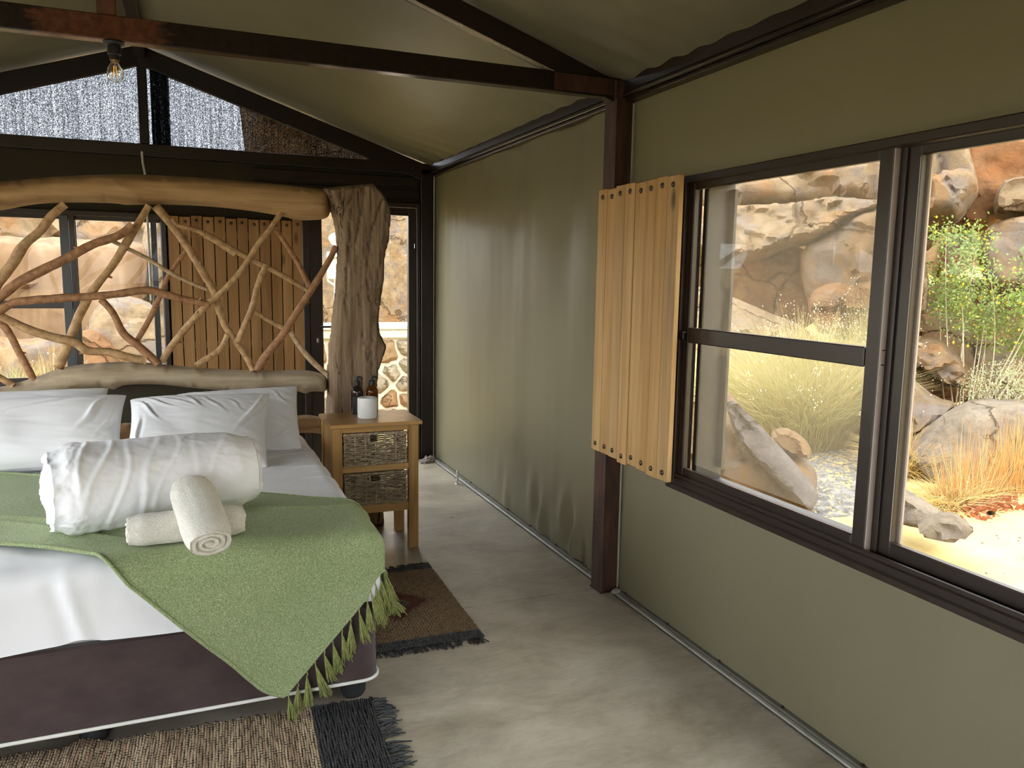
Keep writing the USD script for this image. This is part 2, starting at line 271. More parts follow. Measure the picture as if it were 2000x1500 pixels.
def floor_mat():
    nodes = {'g': ('geometry', {}), 'm': ('mapping', {'rotation': (0, 0, 0.5), 'scale': (2.4, 3.6, 1)}), 'n': ('noise_texture', {'scale': 1.0, 'detail': 10, 'roughness': 0.68, 'distortion': 0.5}),
             'n2': ('noise_texture', {'scale': 1.1, 'detail': 4, 'roughness': 0.6}), 'm3': ('mapping', {'rotation': (0, 0, 0.45), 'scale': (9, 26, 1)}), 'n3': ('noise_texture', {'scale': 1.0, 'detail': 7, 'roughness': 0.7, 'distortion': 1.2}),
             'r': ('rgb_ramp', {'ramp': [(0.32, (0.315, 0.268, 0.205)), (0.5, (0.435, 0.385, 0.308)), (0.66, (0.53, 0.48, 0.398))]}), 'r2': ('rgb_ramp', {'ramp': [(0.35, (0.84, 0.83, 0.82)), (0.65, (1.06, 1.04, 0.98))]}),
             'r3': ('rgb_ramp', {'ramp': [(0.34, (0.86, 0.84, 0.81)), (0.52, (1, 1, 1)), (0.70, (1.12, 1.11, 1.06))]}), 'mx': ('mix', {'mix_type': 'multiply', 'fac': 1.0}), 'mx2': ('mix', {'mix_type': 'multiply', 'fac': 0.8}),
             'rr': ('rgb_ramp', {'ramp': [(0.3, (0.36, 0.36, 0.36)), (0.7, (0.50, 0.50, 0.50))]}), 'b': ('bump', {'strength': 0.06, 'distance': 0.01}), 'p': ('principled_bsdf', {'specular_ior_level': 0.5})}
    links = [('g.position', 'm.vector'), ('m.vector', 'n.vector'), ('g.position', 'n2.vector'), ('g.position', 'm3.vector'), ('m3.vector', 'n3.vector'), ('n.fac', 'r.fac'), ('n2.fac', 'r2.fac'), ('n3.fac', 'r3.fac'),
             ('r.color', 'mx.color1'), ('r2.color', 'mx.color2'), ('mx.color', 'mx2.color1'), ('r3.color', 'mx2.color2'), ('mx2.color', 'p.base_color'), ('n.fac', 'rr.fac'), ('rr.color', 'p.roughness'), ('n3.fac', 'b.height'), ('b.normal', 'p.normal')]
    return mat('polished_concrete', nodes, links)
concrete = floor_mat()
def pane_mat(name, tint):
    """pane: mostly see-through, mirror-like towards grazing angles"""
    return mat(name, {'t': ('transparent_bsdf', {'color': tint}), 'gl': ('glossy_bsdf', {'color': (1, 1, 1), 'roughness': 0.0}), 'f': ('layer_weight', {'blend': 0.5}), 'pw': ('math', {'math_type': 'power', 'value2': 4.0}), 'ma': ('math', {'math_type': 'multiply_add', 'value2': 0.3, 'value3': 0.004}), 'mx': ('mix_closure', {})},
               [('f.facing', 'pw.value1'), ('pw.value', 'ma.value1'), ('ma.value', 'mx.fac'), ('t.BSDF', 'mx.closure1'), ('gl.BSDF', 'mx.closure2')], surface='mx.closure')
pane_clear = pane_mat('window_glass', (0.90, 0.90, 0.89))
def screen_mat():
    """fine insect gauze over the glass of the sash: mostly open, its threads a pale grey"""
    return mat('insect_gauze', {'t': ('transparent_bsdf', {'color': (0.93, 0.93, 0.93)}), 'd': ('diffuse_bsdf', {'color': (0.36, 0.31, 0.24)}), 'tr': ('translucent_bsdf', {'color': (0.52, 0.45, 0.35)}), 'a': ('mix_closure', {'fac': 0.5}), 'mx': ('mix_closure', {'fac': 0.18})},
               [('d.BSDF', 'a.closure1'), ('tr.BSDF', 'a.closure2'), ('t.BSDF', 'mx.closure1'), ('a.closure', 'mx.closure2')], surface='mx.closure')
gauze = screen_mat()
def net_mat(name, k, cell=300.0):
    """black shade netting: knitted columns of tiny holes, most of the light stopped"""
    nodes = {'g': ('geometry', {}), 'm': ('mapping', {'scale': (cell, 0.01, cell * 0.7)}), 'w': ('voronoi_texture', {'scale': 1.0, 'feature': 'f1', 'randomness': 1.0}),
             'bw': ('separate_color', {}), 'm2': ('mapping', {'scale': (60, 0.01, 0.7)}), 'n2': ('noise_texture', {'scale': 1.0, 'detail': 6, 'roughness': 0.85}),
             'r': ('rgb_ramp', {'ramp': [(0.0, (.012, .012, .013)), (0.35, (.045, .046, .050)), (0.75, (.15, .155, .165)), (1.0, (.40, .41, .43))]}), 'r2': ('rgb_ramp', {'ramp': [(0.32, (.28 * k,) * 3), (0.5, (.9 * k,) * 3), (0.66, (1.8 * k,) * 3)]}),
             'mu': ('mix', {'mix_type': 'multiply', 'fac': 1.0}), 't': ('transparent_bsdf', {}), 'd': ('diffuse_bsdf', {'color': (0.010, 0.010, 0.011)}), 'mx': ('add_closure', {})}
    links = [('g.position', 'm.vector'), ('m.vector', 'w.vector'), ('w.color', 'bw.color'), ('g.position', 'm2.vector'), ('m2.vector', 'n2.vector'), ('bw.r', 'r.fac'), ('n2.fac', 'r2.fac'),
             ('r.color', 'mu.color1'), ('r2.color', 'mu.color2'), ('mu.color', 't.color'), ('d.BSDF', 'mx.closure1'), ('t.BSDF', 'mx.closure2')]
    return mat(name, nodes, links, surface='mx.closure')
net_m, net_dense = net_mat('shade_net', 0.43), net_mat('shade_net_folded', 0.40)
ROCK_K = 0.80
def rock_mat(name, cols, scale=1.0, rust=(0.44, 0.235, 0.105), grey=(0.285, 0.235, 0.205), rust_amt=(0.53, 0.62), grey_amt=(0.50, 0.60)):
    cols = [tuple(ROCK_K * v for v in c) for c in cols]; rust = tuple(ROCK_K * v for v in rust); grey = tuple(ROCK_K * v for v in grey)
    nodes = {'g': ('geometry', {}), 'n': ('noise_texture', {'scale': 1.7 * scale, 'detail': 9, 'roughness': 0.66, 'distortion': 0.5}), 'r': ('rgb_ramp', {'ramp': [(0.32, cols[0]), (0.5, cols[1]), (0.68, cols[2])]}),
             'm1': ('mapping', {'location': (7, 3, 1)}), 'n1': ('noise_texture', {'scale': 1.1 * scale, 'detail': 7, 'roughness': 0.6, 'distortion': 0.8}), 'r1': ('rgb_ramp', {'ramp': [(rust_amt[0], (0, 0, 0)), (rust_amt[1], (0.85, 0.85, 0.85))]}),
             'm2': ('mapping', {'location': (-3, 11, 5)}), 'n2': ('noise_texture', {'scale': 2.3 * scale, 'detail': 9, 'roughness': 0.7}), 'r2': ('rgb_ramp', {'ramp': [(grey_amt[0], (0, 0, 0)), (grey_amt[1], (0.8, 0.8, 0.8))]}),
             'x1': ('mix', {'color2': rust}), 'x2': ('mix', {'color2': grey}), 'nb': ('noise_texture', {'scale': 7.0 * scale, 'detail': 12, 'roughness': 0.75}), 'b': ('bump', {'strength': 1.0, 'distance': 0.09}), 'fs': ('rgb_ramp', {'ramp': [(.32, (.62, .60, .58)), (.5, (1, 1, 1)), (.66, (1.18, 1.16, 1.12))]}), 'fx': ('mix', {'mix_type': 'multiply', 'fac': 0.9}), 'wn': ('noise_texture', {'scale': 1.6 * scale, 'detail': 6, 'roughness': .65}), 'wx': ('mix', {'mix_type': 'linear_light', 'fac': 0.22}), 'cv': ('voronoi_texture', {'feature': 'distance_to_edge', 'scale': 0.62 * scale ** .4}), 'cr': ('rgb_ramp', {'ramp': [(0.0, (.34, .27, .21)), (0.004, (.50, .43, .36)), (0.011, (1, 1, 1))]}), 'cx': ('mix', {'mix_type': 'multiply', 'fac': 0.75}), 'bh': ('math', {'math_type': 'multiply_add', 'value2': 1.0}), 'cb': ('rgb_to_bw', {}),
             'p': ('principled_bsdf', {'roughness': 0.9, 'specular_ior_level': 0.15})}
    links = [('g.position', 'n.vector'), ('n.fac', 'r.fac'), ('g.position', 'm1.vector'), ('m1.vector', 'n1.vector'), ('n1.fac', 'r1.fac'), ('g.position', 'm2.vector'), ('m2.vector', 'n2.vector'), ('n2.fac', 'r2.fac'),
             ('r.color', 'x1.color1'), ('r1.color', 'x1.fac'), ('x1.color', 'x2.color1'), ('r2.color', 'x2.fac'), ('x2.color', 'fx.color1'), ('nb.fac', 'fs.fac'), ('fs.color', 'fx.color2'), ('g.position', 'wn.vector'), ('g.position', 'wx.color1'), ('wn.color', 'wx.color2'), ('wx.color', 'cv.vector'), ('cv.distance', 'cr.fac'), ('fx.color', 'cx.color1'), ('cr.color', 'cx.color2'), ('cx.color', 'p.base_color'), ('g.position', 'nb.vector'), ('cr.color', 'cb.color'), ('nb.fac', 'bh.value1'), ('cb.val', 'bh.value3'), ('bh.value', 'b.height'), ('b.normal', 'p.normal')]
    return mat(name, nodes, links)
rock_pale = rock_mat('rock_pale', [(0.25, 0.160, 0.083), (0.38, 0.262, 0.148), (0.49, 0.37, 0.235)])
rock_tan = rock_mat('rock_tan', [(0.25, 0.145, 0.070), (0.38, 0.24, 0.122), (0.48, 0.33, 0.185)], rust_amt=(0.50, 0.64))
rock_rust = rock_mat('rock_rust', [(0.22, 0.115, 0.052), (0.34, 0.19, 0.092), (0.42, 0.27, 0.15)], rust=(0.40, 0.17, 0.062), rust_amt=(0.44, 0.60), grey_amt=(0.60, 0.75))
sand = noisy('sand', [(0.3, (0.37, 0.265, 0.105)), (0.55, (0.45, 0.345, 0.145)), (0.75, (0.50, 0.40, 0.19))], (2.2, 2.2, 2.2), 9, 0.95, bump=0.5, bscale=(14, 14, 14), bdist=0.03, spec=0.1)

# ------------------------------------------------------------------ the tent: floor, canvas walls, roof, steel frame
XL, XR, YF, YB, XC, ZE = -2.34, 1.90, -1.4, 6.25, -0.22, 2.352
def roofz(x): return 3.045 - 0.327 * np.abs(np.asarray(x) - XC)
rng = np.random.default_rng(5)
fl = thing('floor', 'mottled polished concrete slab floor of the tent', 'floor', (0, 0, 0), kind='structure')
part(fl, 'slab', box((XL - 0.1, YF - 0.6, -0.12), (XR + 0.1, 3.262, 0.0), 0.002), concrete)
part(fl, 'slab', box((XL - 0.1, 3.270, -0.12), (XR + 0.1, YB + 0.1, 0.0), 0.002), concrete)
part(fl, 'slab_bed', box((XL - 0.1, YF - 0.6, -0.2), (XR + 0.1, YB + 0.1, -0.006)), noisy('dark_joint', [(0.3, (0.05, 0.03, 0.02)), (0.7, (0.09, 0.06, 0.04))], (8, 8, 8)))

WY0, WY1, WZ0, WZ1 = 0.62, 2.735, 0.655, 1.908      # right window outer frame
wr = thing('wall_right', 'olive canvas tent wall on the right', 'wall', (XR, 3, 0), kind='structure')
def wr_wrinkle(S, T):
    y, z = S, T
    w = 0.024 * np.sin(y * 9 + 0.8 * z) * np.clip((z - 0.9) / 1.2, 0, 1) * np.clip((5.6 - y) / 1.0, 0, 1) * (fbm(np.stack([y * 2.2, z * 0.3, 0 * y], -1), 3, 4) * 1.6)
    w = w + 0.024 * (fbm(np.stack([y * 4.2, z * 0.35, 0 * y], -1), 3, 9) - 0.5) * (0.35 + 0.65 * np.clip((z - 0.7) / 1.3, 0, 1))
    b = np.exp(-((z - 0.12) / 0.16) ** 2)
    for y0, a in ((4.05, 0.022), (3.62, 0.03), (4.6, 0.010)):
        w = w + a * b * np.sin((y - y0) * 30 + z * 9) * np.exp(-((y - y0 - 0.5 * z) / 0.12) ** 2)
    return np.stack([-w, 0 * y, 0 * y], -1)
part(wr, 'canvas', sheet((XR - 0.012, 0, 0), (0, 1, 0), (0, 0, 1), np.linspace(3.28, YB, 150), np.linspace(0.0, 2.40, 60), wr_wrinkle), canvas, True)
def wr_flat(S, T): return np.stack([-0.008 * (fbm(np.stack([S * 1.2, T * 0.8, 0 * S], -1), 2, 3) - 0.5), 0 * S, 0 * S], -1)
part(wr, 'canvas', sheet((XR, 0, 0), (0, 1, 0), (0, 0, 1), brk(YF, 3.2, 60, WY0 + .02, WY1 - .02), brk(0.0, 2.40, 34, WZ0 + .02, WZ1 - .02), wr_flat, [(WY0 + .02, WY1 - .02, WZ0 + .02, WZ1 - .02)]), canvas, True)

wl = thing('wall_left', 'olive canvas tent wall on the left with wide window openings', 'wall', (XL, 3, 0), kind='structure')
LW = [(1.25, 3.10), (3.34, 6.0)]; LZ = (0.50, 1.98)
part(wl, 'canvas', sheet((XL, 0, 0), (0, 1, 0), (0, 0, 1), brk(YF, YB, 40, *[v for w in LW for v in w]), brk(0.0, 2.40, 12, *LZ), None, [(a, b, LZ[0], LZ[1]) for a, b in LW]), canvas)
for a, b in LW:
    part(wl, 'window_frame', join(box((XL - .03, a, LZ[0]), (XL + .03, a + .05, LZ[1])), box((XL - .03, b - .05, LZ[0]), (XL + .03, b, LZ[1])), box((XL - .03, a, LZ[0]), (XL + .03, b, LZ[0] + .05)), box((XL - .03, a, LZ[1] - .05), (XL + .03, b, LZ[1])), box((XL - .03, (a + b) / 2 - .03, LZ[0]), (XL + .03, (a + b) / 2 + .03, LZ[1]))), alu)

ce = thing('ceiling', 'olive canvas roof lining sloping down from the ridge', 'ceiling', (XC, 3, 2.9), kind='structure')
def roof_side(sg, y0, y1, seed):
    X1 = XR + 0.02 if sg > 0 else XL - 0.55
    xs = np.linspace(XC, X1, 60); ys = np.linspace(y0, y1, int(30 * (y1 - y0)))
    X, Y = np.meshgrid(xs, ys, indexing='ij'); e = np.clip((np.abs(X - XC) - 1.2) / 0.9, 0, 1)
    sag = -0.018 * np.sin((Y - y0) / (y1 - y0) * np.pi) * np.sin(np.clip(np.abs(X - XC) / 2.1, 0, 1) * np.pi)
    wr_ = 0.006 * e ** 2 * np.sin(Y * 31 + 6 * (X - XC) + 5 * fbm(np.stack([X * 2, Y * 2, 0 * X], -1), 2, seed))
    wr_ = wr_ * (0.35 + np.exp(-((Y - y1 + 0.35) / 0.5) ** 2) + 0.6 * np.exp(-((Y - y0 - 0.3) / 0.4) ** 2)) + 0.010 * (fbm(np.stack([X * 1.6, Y * 3.2, 0 * X], -1), 3, seed) - 0.5)
    V = np.stack([X, Y, roofz(X) + sag + wr_], -1).reshape(-1, 3)
    F = grid_faces(len(xs), len(ys)); return V, F if sg < 0 else F[:, ::-1]
for y0, y1, sd in ((YF - 0.3, 3.24, 1), (3.24, 6.28, 2)):
    for sg in (1, -1): part(ce, 'roof_panel', roof_side(sg, y0, y1, sd * 3 + sg), roof_canvas, True)

wf = thing('wall_front', 'olive canvas front wall with a wide open entrance behind the camera', 'wall', (XC, YF, 0), kind='structure')
part(wf, 'canvas', sheet((0, YF, 0), (1, 0, 0), (0, 0, 1), brk(XL, XR, 30, -2.15, -0.35), brk(0, 2.35, 12, 1.98), None, [(-2.15, -0.35, -1, 1.98)]), canvas)
gv = np.array([(XL, YF, 2.35), (XR, YF, 2.35), (XC, YF, 3.05)]); part(wf, 'gable_canvas', (gv, np.array([[0, 1, 2]])), canvas)
# back wall: dark canvas around the frames
W2X0, W2X1, W2Z0, W2Z1 = -1.32, -0.10, 0.70, 1.91
DX0, DX1, DZ1 = 0.84, 1.76, 2.07
wb = thing('wall_back', 'dark canvas back wall below the gable net', 'wall', (0, YB, 0), kind='structure')
part(wb, 'canvas', sheet((0, YB + 0.01, 0), (1, 0, 0), (0, 0, 1), brk(XL, XR + .02, 60, W2X0 + .02, W2X1 - .02, DX0 + .02, DX1 - .02), brk(0, 2.33, 40, W2Z0 + .02, W2Z1 - .02, DZ1 - .02), lambda S, T: np.stack([0 * S, 0.012 * np.sin(S * 24) * (S > 0) * (S < 0.9) * np.clip(1.2 - T, 0, 1), 0 * S], -1),
     [(W2X0 + .02, W2X1 - .02, W2Z0 + .02, W2Z1 - .02), (DX0 + .02, DX1 - .02, -1, DZ1 - .02)]), dark_canvas, True)

def truss(y, label, net_bottom):
    t = thing('roof_truss', label, 'truss', (XC, y, 2.3), group=None)
    part(t, 'tie_beam', box((XL + .06, y, 2.297), (XR - .02, y + 0.055, 2.381), 0.004), steel if net_bottom else tie_primed)
    part(t, 'king_post', box((-0.243, y + .002, 2.382), (-0.183, y + 0.050, 2.97), 0.004), steel if net_bottom else primer)
    for sg in (1, -1):
        xe = 1.84 if sg > 0 else XL + .06
        d = net_bottom and 0.125 or 0.09
        a = np.array([XC, y + .028, float(roofz(XC)) - d / 2 - .012]); b = np.array([xe, y + .028, float(roofz(xe)) - d / 2 - .012])
        part(t, 'rafter', beam(a, b, 0.05, d, bev=0.004), steel)
    return t
tr1 = truss(3.20, 'dark steel roof truss across the middle of the room with the bulb under it', False)
# brushed-on red primer over the joint, and the bright worn lower edges
pts = [(-0.60, 2.325), (-0.50, 2.352), (-0.40, 2.375), (-0.26, 2.378), (-0.10, 2.372), (0.02, 2.368), (0.06, 2.352), (0.09, 2.335), (0.03, 2.318), (-0.10, 2.308), (-0.30, 2.303), (-0.45, 2.31)]
def wobble(poly, a, seed, res=0.02):
    r = np.array(shapely.Polygon(poly).segmentize(res).exterior.coords)[:-1]
    return r + a * (np.stack([noise(np.c_[r * 60, r[:, :1] * 0], seed), noise(np.c_[r * 60, r[:, :1] * 0 + 9], seed)], 1) - 0.5)
part(tr1, 'gusset', box((1.50, 3.198, 2.305), (1.82, 3.203, 2.375)), post_wood)
a0, a1 = np.array([0.55, 3.215, float(roofz(0.55)) - 0.1045]), np.array([1.50, 3.215, float(roofz(1.50)) - 0.1045])
part(tr1, 'worn_edge', beam(a0, a1, 0.028, 0.004, bev=0), bare_edge, label='pale worn lower edge of the rafter')
tr2 = truss(6.20, 'dark steel roof truss on the back wall framing the gable net', True)

ridge = solo('ridge_beam', box((XC - .035, YF, 2.955), (XC + .035, 6.2, 3.03), 0.004), steel, 'dark steel ridge beam running under the roof peak', 'beam')
for k, (y0, y1, lab) in enumerate(((3.27, 6.2, 'dark glossy eave beam along the top of the far wall bay'), (YF, 3.19, 'dark glossy eave beam above the sliding window'))):
    e = thing('eave_beam', lab, 'beam', (1.86, (y0 + y1) / 2, 2.3))
    part(e, 'channel', box((1.835, y0, 2.318), (1.896, y1, 2.398), 0.006), steel)
    part(e, 'rounded_lip', tube([(1.838, y0, 2.309), (1.838, y1, 2.309)], 0.011, 14), steel_gloss, True)
    part(e, 'lower_flange', box((1.846, y0, 2.284), (1.896, y1, 2.300), 0.003), steel)
for k in (0, 1):
    solo('eave_beam_left' if False else 'eave_beam', box((XL + .01, (YF, 3.27)[k], 2.29), (XL + .07, (3.19, 6.2)[k], 2.39), 0.006), steel, ('dark eave beam on the left side nearer the camera', 'dark eave beam on the left side behind the bed')[k], 'beam')

def post(x0, x1, y0, y1, z1, label, m):
    p = thing('wall_post', label, 'post', ((x0 + x1) / 2, (y0 + y1) / 2, 0))
    part(p, 'shaft', box((x0, y0, 0.004), (x1, y1, z1), 0.006), m)
    part(p, 'foot_plate', box((x0 - .004, y0 - .004, 0.0), (x1 + .004, y1 + .004, 0.006), 0.001), m)
    return p
pm = post(1.797, 1.897, 3.188, 3.29, 2.30, 'red-brown post behind the plank shutter on the right wall', post_wood)
part(pm, 'cap_plate', box((1.793, 3.186, 2.292), (1.897, 3.29, 2.372), 0.004), post_wood)
part(pm, 'side_seam', box((1.884, 3.184, 0.02), (1.8925, 3.189, 2.28), 0.001), plain('pale_seam', (0.33, 0.32, 0.24), 0.7))
post(1.765, 1.868, 6.20, 6.30, 2.34, 'dark brown post in the back right corner', steel)
post(XL + .01, XL + .11, 3.188, 3.29, 2.30, 'dark post on the left wall', steel)
solo('mortar_lump', inflate(smooth_poly([(1.835, 0.0), (1.85, 0.022), (1.875, 0.032), (1.898, 0.022), (1.90, 0.0)], 2), ycoord(3.165), 0.02, 0.02, 0.006), noisy('mortar', [(0.3, (0.18, 0.165, 0.14)), (0.7, (0.32, 0.30, 0.26))], (60, 60, 60), bump=0.5), 'grey mortar lump at the foot of the red-brown post', 'mortar', smooth=True)

# floor track that clamps the canvas hem
bt = thing('baseboard_right', 'flat metal track clamping the canvas hem to the floor', 'baseboard', (1.86, 3, 0), kind='structure')
track_m = noisy('track_metal', [(0.3, (0.30, 0.29, 0.25)), (0.7, (0.44, 0.43, 0.38))], (20, 6, 20), 5, 0.42)
hem_m = noisy('canvas_hem', [(0.3, (0.10, 0.095, 0.075)), (0.7, (0.14, 0.13, 0.10))], (10, 10, 10), 4, 0.7)
for y0, y1, x in ((3.30, 6.18, 1.845), (YF, 3.16, 1.858)):
    part(bt, 'track', box((x, y0, 0.0), (x + .020, y1, 0.009), 0.003), track_m)
    part(bt, 'hem_strip', box((x + .021, y0, 0.0), (x + .050, y1, 0.016), 0.004), hem_m)
    part(bt, 'track_edge', box((x - .012, y0, 0.0), (x - .001, y1, 0.004), 0.001), hem_m)
    for y in np.arange(y0 + 0.2, y1, 0.36): part(bt, 'screw', lathe([(0, .004), (.006, .004), (.008, .002), (.008, 0), (0, 0)], (x + .036, y, 0.016), 10), bolt_metal)

# ------------------------------------------------------------------ right window
w1 = thing('window_1', 'large dark-framed sliding window on the right wall', 'window', (XR, 1.7, WZ0), kind='structure')
def ring(x0, x1, y0, y1, z0, z1, fl_, fr, fb, ft, bev=0.004):
    """four rails of a frame in an x = const plane: y from y0 to y1"""
    return [box((x0, y0, z0), (x1, y0 + fl_, z1), bev), box((x0, y1 - fr, z0), (x1, y1, z1), bev), box((x0, y0 + fl_, z0), (x1, y1 - fr, z0 + fb), bev), box((x0, y0 + fl_, z1 - ft), (x1, y1 - fr, z1), bev)]
for m in ring(1.850, 1.935, WY0, WY1, WZ0, WZ1, .035, .034, .038, .030): part(w1, 'outer_frame', m, alu)
part(w1, 'sill_lip', box((1.838, WY0 - .01, WZ0 - .012), (1.90, WY1 + .008, WZ0 + .012), 0.004), alu)
for m in (box((1.853, WY0 + .04, WZ0 + .038), (1.866, WY1 - .04, WZ0 + .052), .002), box((1.905, WY0 + .04, WZ0 + .038), (1.915, WY1 - .04, WZ0 + .058), .002)): part(w1, 'track_rib', m, alu)
for m in (box((1.93, .66, .650), (2.06, .69, 1.90), .003), box((1.93, 2.66, .650), (2.06, 2.69, 1.90), .003), box((1.93, .69, .650), (2.06, 2.66, .682), .003), box((1.93, .69, 1.888), (2.06, 2.66, 1.90), .003)): part(w1, 'outside_reveal', m, reveal_metal)
part(w1, 'sash_edge_fin', box((2.03, 2.625, .73), (2.045, 2.66, 1.86), .002), reveal_metal)
# sash on the inner track (left in the photograph)
SA0, SA1, SZ0, SZ1 = 1.715, 2.70, 0.69, 1.888
for m in ring(1.866, 1.892, SA0, SA1, SZ0, SZ1, .052, .036, .046, .036): part(w1, 'sash_rail', m, alu)
part(w1, 'glazing_bar', box((1.862, SA0 + .052, 1.252), (1.894, SA1 - .036, 1.312), .004), alu)
part(w1, 'sash_end_face', box((1.868, SA0 - .003, SZ0 + .004), (1.890, SA0 + .001, SZ1 - .004), .001), taupe_track)
for z in (1.305, 1.262): part(w1, 'screw', lathe([(0, .003), (.004, .003), (.006, 0), (0, 0)], (1.880, SA0 - .004, z), 10), bolt_metal)
part(w1, 'latch', box((1.846, SA1 - .03, 1.262), (1.866, SA1 + .012, 1.296), .004), black_plastic)
part(w1, 'pane', box((1.876, SA0 + .05, SZ0 + .044), (1.880, SA1 - .034, 1.254)), pane_clear)
part(w1, 'pane', box((1.876, SA0 + .05, 1.31), (1.880, SA1 - .034, SZ1 - .034)), pane_clear)
part(w1, 'insect_screen', sheet((1.925, 0, 0), (0, 1, 0), (0, 0, 1), [1.70, 2.66], [.745, 1.85]), gauze)
part(w1, 'interlock', box((1.8885, 1.690, SZ0 + .004), (1.9005, 1.728, SZ1 - .004), .001), alu)
# sash on the outer track
for m in ring(1.897, 1.922, WY0 + .03, 1.700, 0.69, 1.888, .045, .050, .052, .034): part(w1, 'sash_rail', m, alu)
for k in range(3): part(w1, 'brush_seal', box((1.894 + k * .010, 1.7005, .70), (1.898 + k * .010, 1.709, 1.87), .001), (alu, taupe_track, alu)[k])
part(w1, 'sash_face', box((1.898, 1.6515, 0.745), (1.921, 1.6548, 1.85), .001), taupe_track)
part(w1, 'sash_face', box((1.9235, 1.640, 0.70), (1.936, 1.694, 1.87), .003), taupe_track)
part(w1, 'pane', box((1.908, WY0 + .07, 0.74), (1.912, 1.652, 1.856)), pane_clear)

# plank shutters
def shutter(name, label, n, u0, du, z0, z1, place, mats, seed, gap=0.0025):
    """place(u, t, z): u along the wall, t out of it"""
    r = random.Random(seed); c = place(u0 + n * du / 2, 0, z0); t = thing(name, label, 'shutter', c)
    for k in range(n):
        dz, dz2, dt = r.uniform(-.006, .006), r.uniform(-.006, .006), r.uniform(0, .0035)
        b = arr(box((u0 + k * du + gap / 2, 0, z0 + dz), (u0 + (k + 1) * du - gap / 2, .021 + dt, z1 + dz2), 0.0018))
        part(t, 'plank', (place(b[0][:, 0], b[0][:, 1], b[0][:, 2]), b[1]), mats[r.randrange(len(mats))])
        for z in (z1 - .034 + dz2, z0 + .034 + dz):
            u = u0 + (k + 0.5) * du + r.uniform(-.004, .004)
            lv, lf = lathe([(.0, .007), (.003, .0065), (.0045, .004), (.0075, .0035), (.0095, .0045), (.011, .002), (.012, 0), (0, 0)], (0, 0, 0), 12)
            part(t, 'bolt', (place(u + lv[:, 0], .0205 + dt + lv[:, 2], z + lv[:, 1]), lf), bolt_metal, True)
    return t
P3 = lambda x, y, z: np.stack(np.broadcast_arrays(np.asarray(x, float), np.asarray(y, float), np.asarray(z, float)), -1)
sh1 = shutter('plank_shutter', 'pale pine plank shutter with bolts beside the right window', 8, 2.632, 0.0805, 0.692, 1.902, lambda u, t, z: P3(1.795 - np.asarray(t), u, z), pines, 3)
for z in (0.85, 1.75): part(sh1, 'batten', box((1.7955, 2.66, z), (1.8035, 3.17, z + .05)), pine_x)
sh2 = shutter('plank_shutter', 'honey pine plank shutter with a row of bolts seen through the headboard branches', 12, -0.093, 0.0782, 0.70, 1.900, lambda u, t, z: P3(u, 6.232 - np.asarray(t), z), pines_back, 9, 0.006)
for z in (0.95, 1.75): part(sh2, 'batten', box((-0.06, 6.233, z), (0.80, 6.245, z + .05)), pine_x)

# ------------------------------------------------------------------ back window and glass door
w2 = thing('window_2', 'dark-framed sliding window behind the headboard', 'window', ((W2X0 + W2X1) / 2, YB, W2Z0), kind='structure')
def ringx(y0, y1, x0, x1, z0, z1, fl_, fr, fb, ft, bev=0.004):
    return [box((x0, y0, z0), (x0 + fl_, y1, z1), bev), box((x1 - fr, y0, z0), (x1, y1, z1), bev), box((x0 + fl_, y0, z0), (x1 - fr, y1, z0 + fb), bev), box((x0 + fl_, y0, z1 - ft), (x1 - fr, y1, z1), bev)]
for m in ringx(6.20, 6.285, W2X0, W2X1, W2Z0, W2Z1, .035, .035, .04, .035): part(w2, 'outer_frame', m, alu)
for m in ringx(6.225, 6.25, W2X0 + .03, -0.675, W2Z0 + .035, W2Z1 - .03, .04, .038, .035, .032): part(w2, 'sash_rail', m, alu)
part(w2, 'stile_face', box((-0.766, 6.218, W2Z0 + .04), (-0.712, 6.226, W2Z1 - .035), .002), alu_grey)
part(w2, 'glazing_bar', box((W2X0 + .07, 6.222, 1.243), (-0.712, 6.25, 1.298), .003), alu)
for m in ringx(6.255, 6.278, -0.71, W2X1 - .03, W2Z0 + .035, W2Z1 - .03, .04, .010, .035, .032): part(w2, 'sash_rail', m, alu)
part(w2, 'pane', box((W2X0 + .06, 6.236, W2Z0 + .06), (-0.705, 6.240, W2Z1 - .05)), pane_clear)
part(w2, 'pane', box((-0.68, 6.264, W2Z0 + .06), (W2X1 - .035, 6.268, W2Z1 - .05)), pane_clear)
part(w2, 'outside_stile', box((-0.205, 6.30, W2Z0 + .02), (-0.165, 6.33, W2Z1 - .02), .003), alu_grey)
d1 = thing('door_1', 'dark-framed glass door in the back right corner', 'door', ((DX0 + DX1) / 2, YB, 0), kind='structure')
part(d1, 'jamb', box((DX0, 6.20, 0), (DX0 + .045, 6.29, DZ1), .004), alu)
part(d1, 'jamb', box((DX1 - .03, 6.20, 0), (DX1, 6.29, DZ1), .004), alu)
part(d1, 'head', box((DX0 + .045, 6.20, DZ1 - .035), (DX1 - .03, 6.29, DZ1), .004), alu)
GX0, GX1, GZ0, GZ1 = 0.988, 1.665, 0.10, 1.972
part(d1, 'stile', box((DX0 + .048, 6.215, 0.01), (GX0, 6.265, DZ1 - .038), .004), alu)
part(d1, 'stile', box((GX1, 6.215, 0.01), (DX1 - .033, 6.265, DZ1 - .038), .004), alu)
part(d1, 'top_rail', box((GX0, 6.215, GZ1), (GX1, 6.265, DZ1 - .038), .004), alu)
part(d1, 'bottom_rail', box((GX0, 6.215, 0.01), (GX1, 6.265, GZ0), .004), alu)
part(d1, 'pane', box((GX0 - .01, 6.238, GZ0 - .01), (GX1 + .01, 6.242, GZ1 + .01)), pane_clear)
hd = at_y((640, 638), 6.19)
